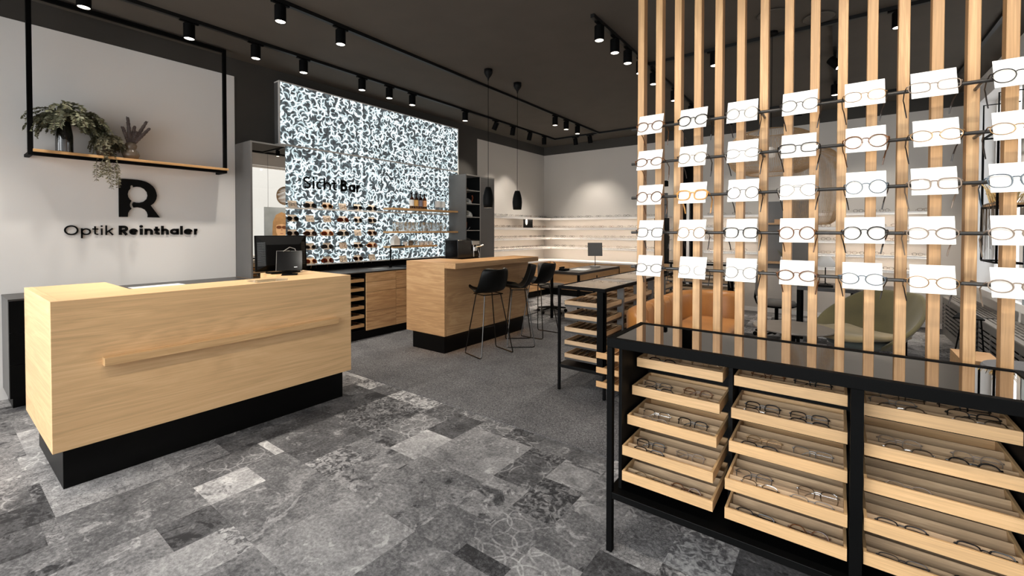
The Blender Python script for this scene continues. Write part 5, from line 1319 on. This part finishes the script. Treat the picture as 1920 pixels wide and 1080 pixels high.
fx0, fx1, fy0, fy1, fz0, fz1 = 1.22, 1.40, 6.10, 6.64, 1.12, 2.38
for x in (fx0, fx1):
    for y in (fy0, fy1):
        MB().box(x-.008, x+.008, y-.008, y+.008, fz0, fz1).build('upright', M['black'], t_, world=True)
        
for z in (fz0, fz1, 1.66):
    mb = MB()
    for x in (fx0, fx1): mb.box(x-.008, x+.008, fy0+.008, fy1-.008, z-.008, z+.008)
    for y in (fy0, fy1): mb.box(fx0+.008, fx1-.008, y-.008, y+.008, z-.008, z+.008)
    mb.build('cross_frame', M['black'], t_, world=True)
for y in (fy0, fy1): MB().tube([(fx0, y, fz1), (fx0, y, 2.73), (XR-.002, y, 2.73)], .007, 8).build('suspension', M['black'], t_, world=True)
MB().box(fx0+.01, fx1-.01, fy0+.01, fy1-.01, 1.669, 1.69).build('shelf_board', M['shelfwood'], t_, world=True)
t_ = thing('dried_grass', 'straw coloured dried grasses and dark sprigs on the hanging planter shelf', 'plant', (1.31, 6.35, 1.691))
mb = MB(); mb2 = MB(); r5 = random.Random(6)
for k in range(170):
    y = r5.uniform(-.22, .22); a = r5.uniform(0, 6.28); L_ = r5.uniform(.10, .26)
    p0 = (r5.uniform(-.05, .05), y, 0); dx, dy = math.cos(a)*.07, math.sin(a)*.10
    (mb if k % 5 else mb2).tube([p0, (p0[0]+dx*.5, y+dy*.5, L_*.7), (p0[0]+dx, y+dy, L_*(.95 if k % 3 else .6))], [.005, .006, .002], 4)
for k in range(60):   # trailing strands
    y = r5.uniform(-.24, -.0) if k % 2 else r5.uniform(.15, .27); L_ = r5.uniform(.2, .6); x = -.085+r5.uniform(-.02, .02)
    mb2.tube([(x+.05, y, .02), (x, y+.02, .0), (x, y+r5.uniform(-.03, .06), -L_)], [.002, .002, .001], 3)
mb.build('straw_plumes', M['pampas'], t_); mb2.build('sprigs', M['twig'], t_)
t_ = thing('tilted_sign_board', 'white sign board with faint blue print leaning on the window sill', 'sign', (1.36, 6.72, .7405))
o = MB().box(-.006, .006, -.11, .11, 0, .36).build('board', M['card'], t_); o.rotation_euler = (R_(-18), R_(10), 0); 
MB().box(-.02, .06, -.16, .02, 0, .012).build('wooden_foot', M['cabwood'], t_)
MB().prism(arc(.02, .24, .03, .02, 0, 330, 11), lambda u, v: (-.0075, u, v), lambda u, v: (-.0062, u, v)).build('blue_print', plain('pale_blue_print', (150, 190, 214)), o)
t_ = thing('side_table', 'small black angular metal side table by the window wall', 'side table', (.99, 5.98, 0))
MB().prism([(-.10, -.17), (.11, -.17), (.11, .17), (-.01, .17)], lambda u, v: (u, v, .60), lambda u, v: (u, v, .612)).build('table_top', M['black'], t_)
for a, b, c, d in ((-.03, -.13, -.13, -.20), (.09, -.14, .12, -.20), (.05, .14, .02, .22)): MB().tube([(a, b, .60), (c, d, 0)], .006, 8).build('leg', M['black'], t_)
t_ = thing('wooden_crate', 'open wooden crate with slotted sides on the floor behind the right slats', 'crate', (.93, 5.18, 0), R_(0))
for (x0, x1, y0, y1) in ((-.12, .12, -.20, -.185), (-.12, .12, .185, .20), (-.12, -.105, -.185, .185), (.105, .12, -.185, .185)):
    mb = MB()
    for z in (.02, .15, .28): mb.box(x0, x1, y0, y1, z, z+.10)
    mb.build('crate_side', M['cabwood'], t_)
MB().box(-.104, .104, -.184, .184, .0, .02).build('crate_base', M['cabwood'], t_)
MB().box(-.12, .12, -.2, .2, .381, .395).build('crate_top', M['cabwood'], t_, .001)
t_ = thing('ottoman', 'round ottoman with a grey felt seat pad at the right edge behind the slats', 'ottoman', (1.13, 4.68, 0))
MB().lathe([(.255, .0), (.26, .02), (.26, .38), (.25, .395)], 0, 0, 48).build('black_drum', M['blackmat'], t_, smooth=False); MB().lathe([(.256, .396), (.262, .41), (.262, .432), (.25, .445), (0, .448)], 0, 0, 48).build('felt_pad', M['felt'], t_)
# portrait poster hanging in the window (seen in the mirror)
t_ = thing('window_poster', 'hanging portrait poster of a blond person wearing sunglasses, seen in the mirror', 'poster', (1.40, 5.6, 1.55))
PZ0, PZ1, PY0, PY1 = .70, 2.03, 5.26, 6.12
MB().box(1.392, 1.404, PY0, PY1, PZ0, PZ1).build('poster_panel', plain('poster_sky_grey', (150, 160, 168), .6, 0, .25, 2), t_, world=True)
def flat(poly, d, mat, name): MB().prism([(5.70+(y-5.2)*.8, max(1.51+(z-1.74)*.68, .71)) for y, z in poly], lambda y, z: (1.392-d, y, z), lambda y, z: (1.392-d+.0012, y, z)).build(name, mat, t_, world=True)
skin = plain('printed_skin_tone', (240, 196, 152), .6, 0, .05, 3); hair = plain('printed_blond_hair', (180, 140, 96), .6, 0, .12, 14)
flat([(4.95, .95), (4.90, 1.5), (4.92, 1.95), (5.02, 2.22), (5.20, 2.33), (5.38, 2.24), (5.48, 2.0), (5.50, 1.5), (5.52, .95)], .002, hair, 'printed_hair')
flat([(y, z) for y, z in arc(5.20, 1.66, .185, .34, 0, 350, 35)], .004, skin, 'printed_face')
flat([(5.10, .95), (5.10, 1.42), (5.30, 1.42), (5.32, .95)], .003, skin, 'printed_neck')
flat([(5.0, 2.05), (5.03, 1.82), (5.2, 1.87), (5.37, 1.82), (5.40, 2.05), (5.2, 2.2)], .0055, hair, 'printed_fringe')
for y in (5.11, 5.29): flat(arc(y, 1.74, .085, .062, 0, 350, 24), .008, plain('printed_sunglass_lens', (120, 70, 42), .4), 'printed_lens')
flat([(5.17, 1.765), (5.23, 1.765), (5.23, 1.75), (5.17, 1.75)], .008, plain('printed_bridge', (90, 50, 30)), 'printed_bridge')
flat([(5.19, 1.70), (5.21, 1.70), (5.225, 1.60), (5.175, 1.60)], .0055, plain('printed_nose_shade', (206, 154, 118)), 'printed_nose')
flat([(5.135, 1.50), (5.17, 1.515), (5.20, 1.508), (5.23, 1.515), (5.265, 1.50), (5.20, 1.478)], .0055, plain('printed_lips', (176, 110, 96)), 'printed_mouth')
for y in (PY0+.1, PY1-.1): MB().tube([(1.398, y, PZ1), (1.398, y, ZC-.001)], .003, 6).build('hanging_wire', M['black'], t_, world=True)
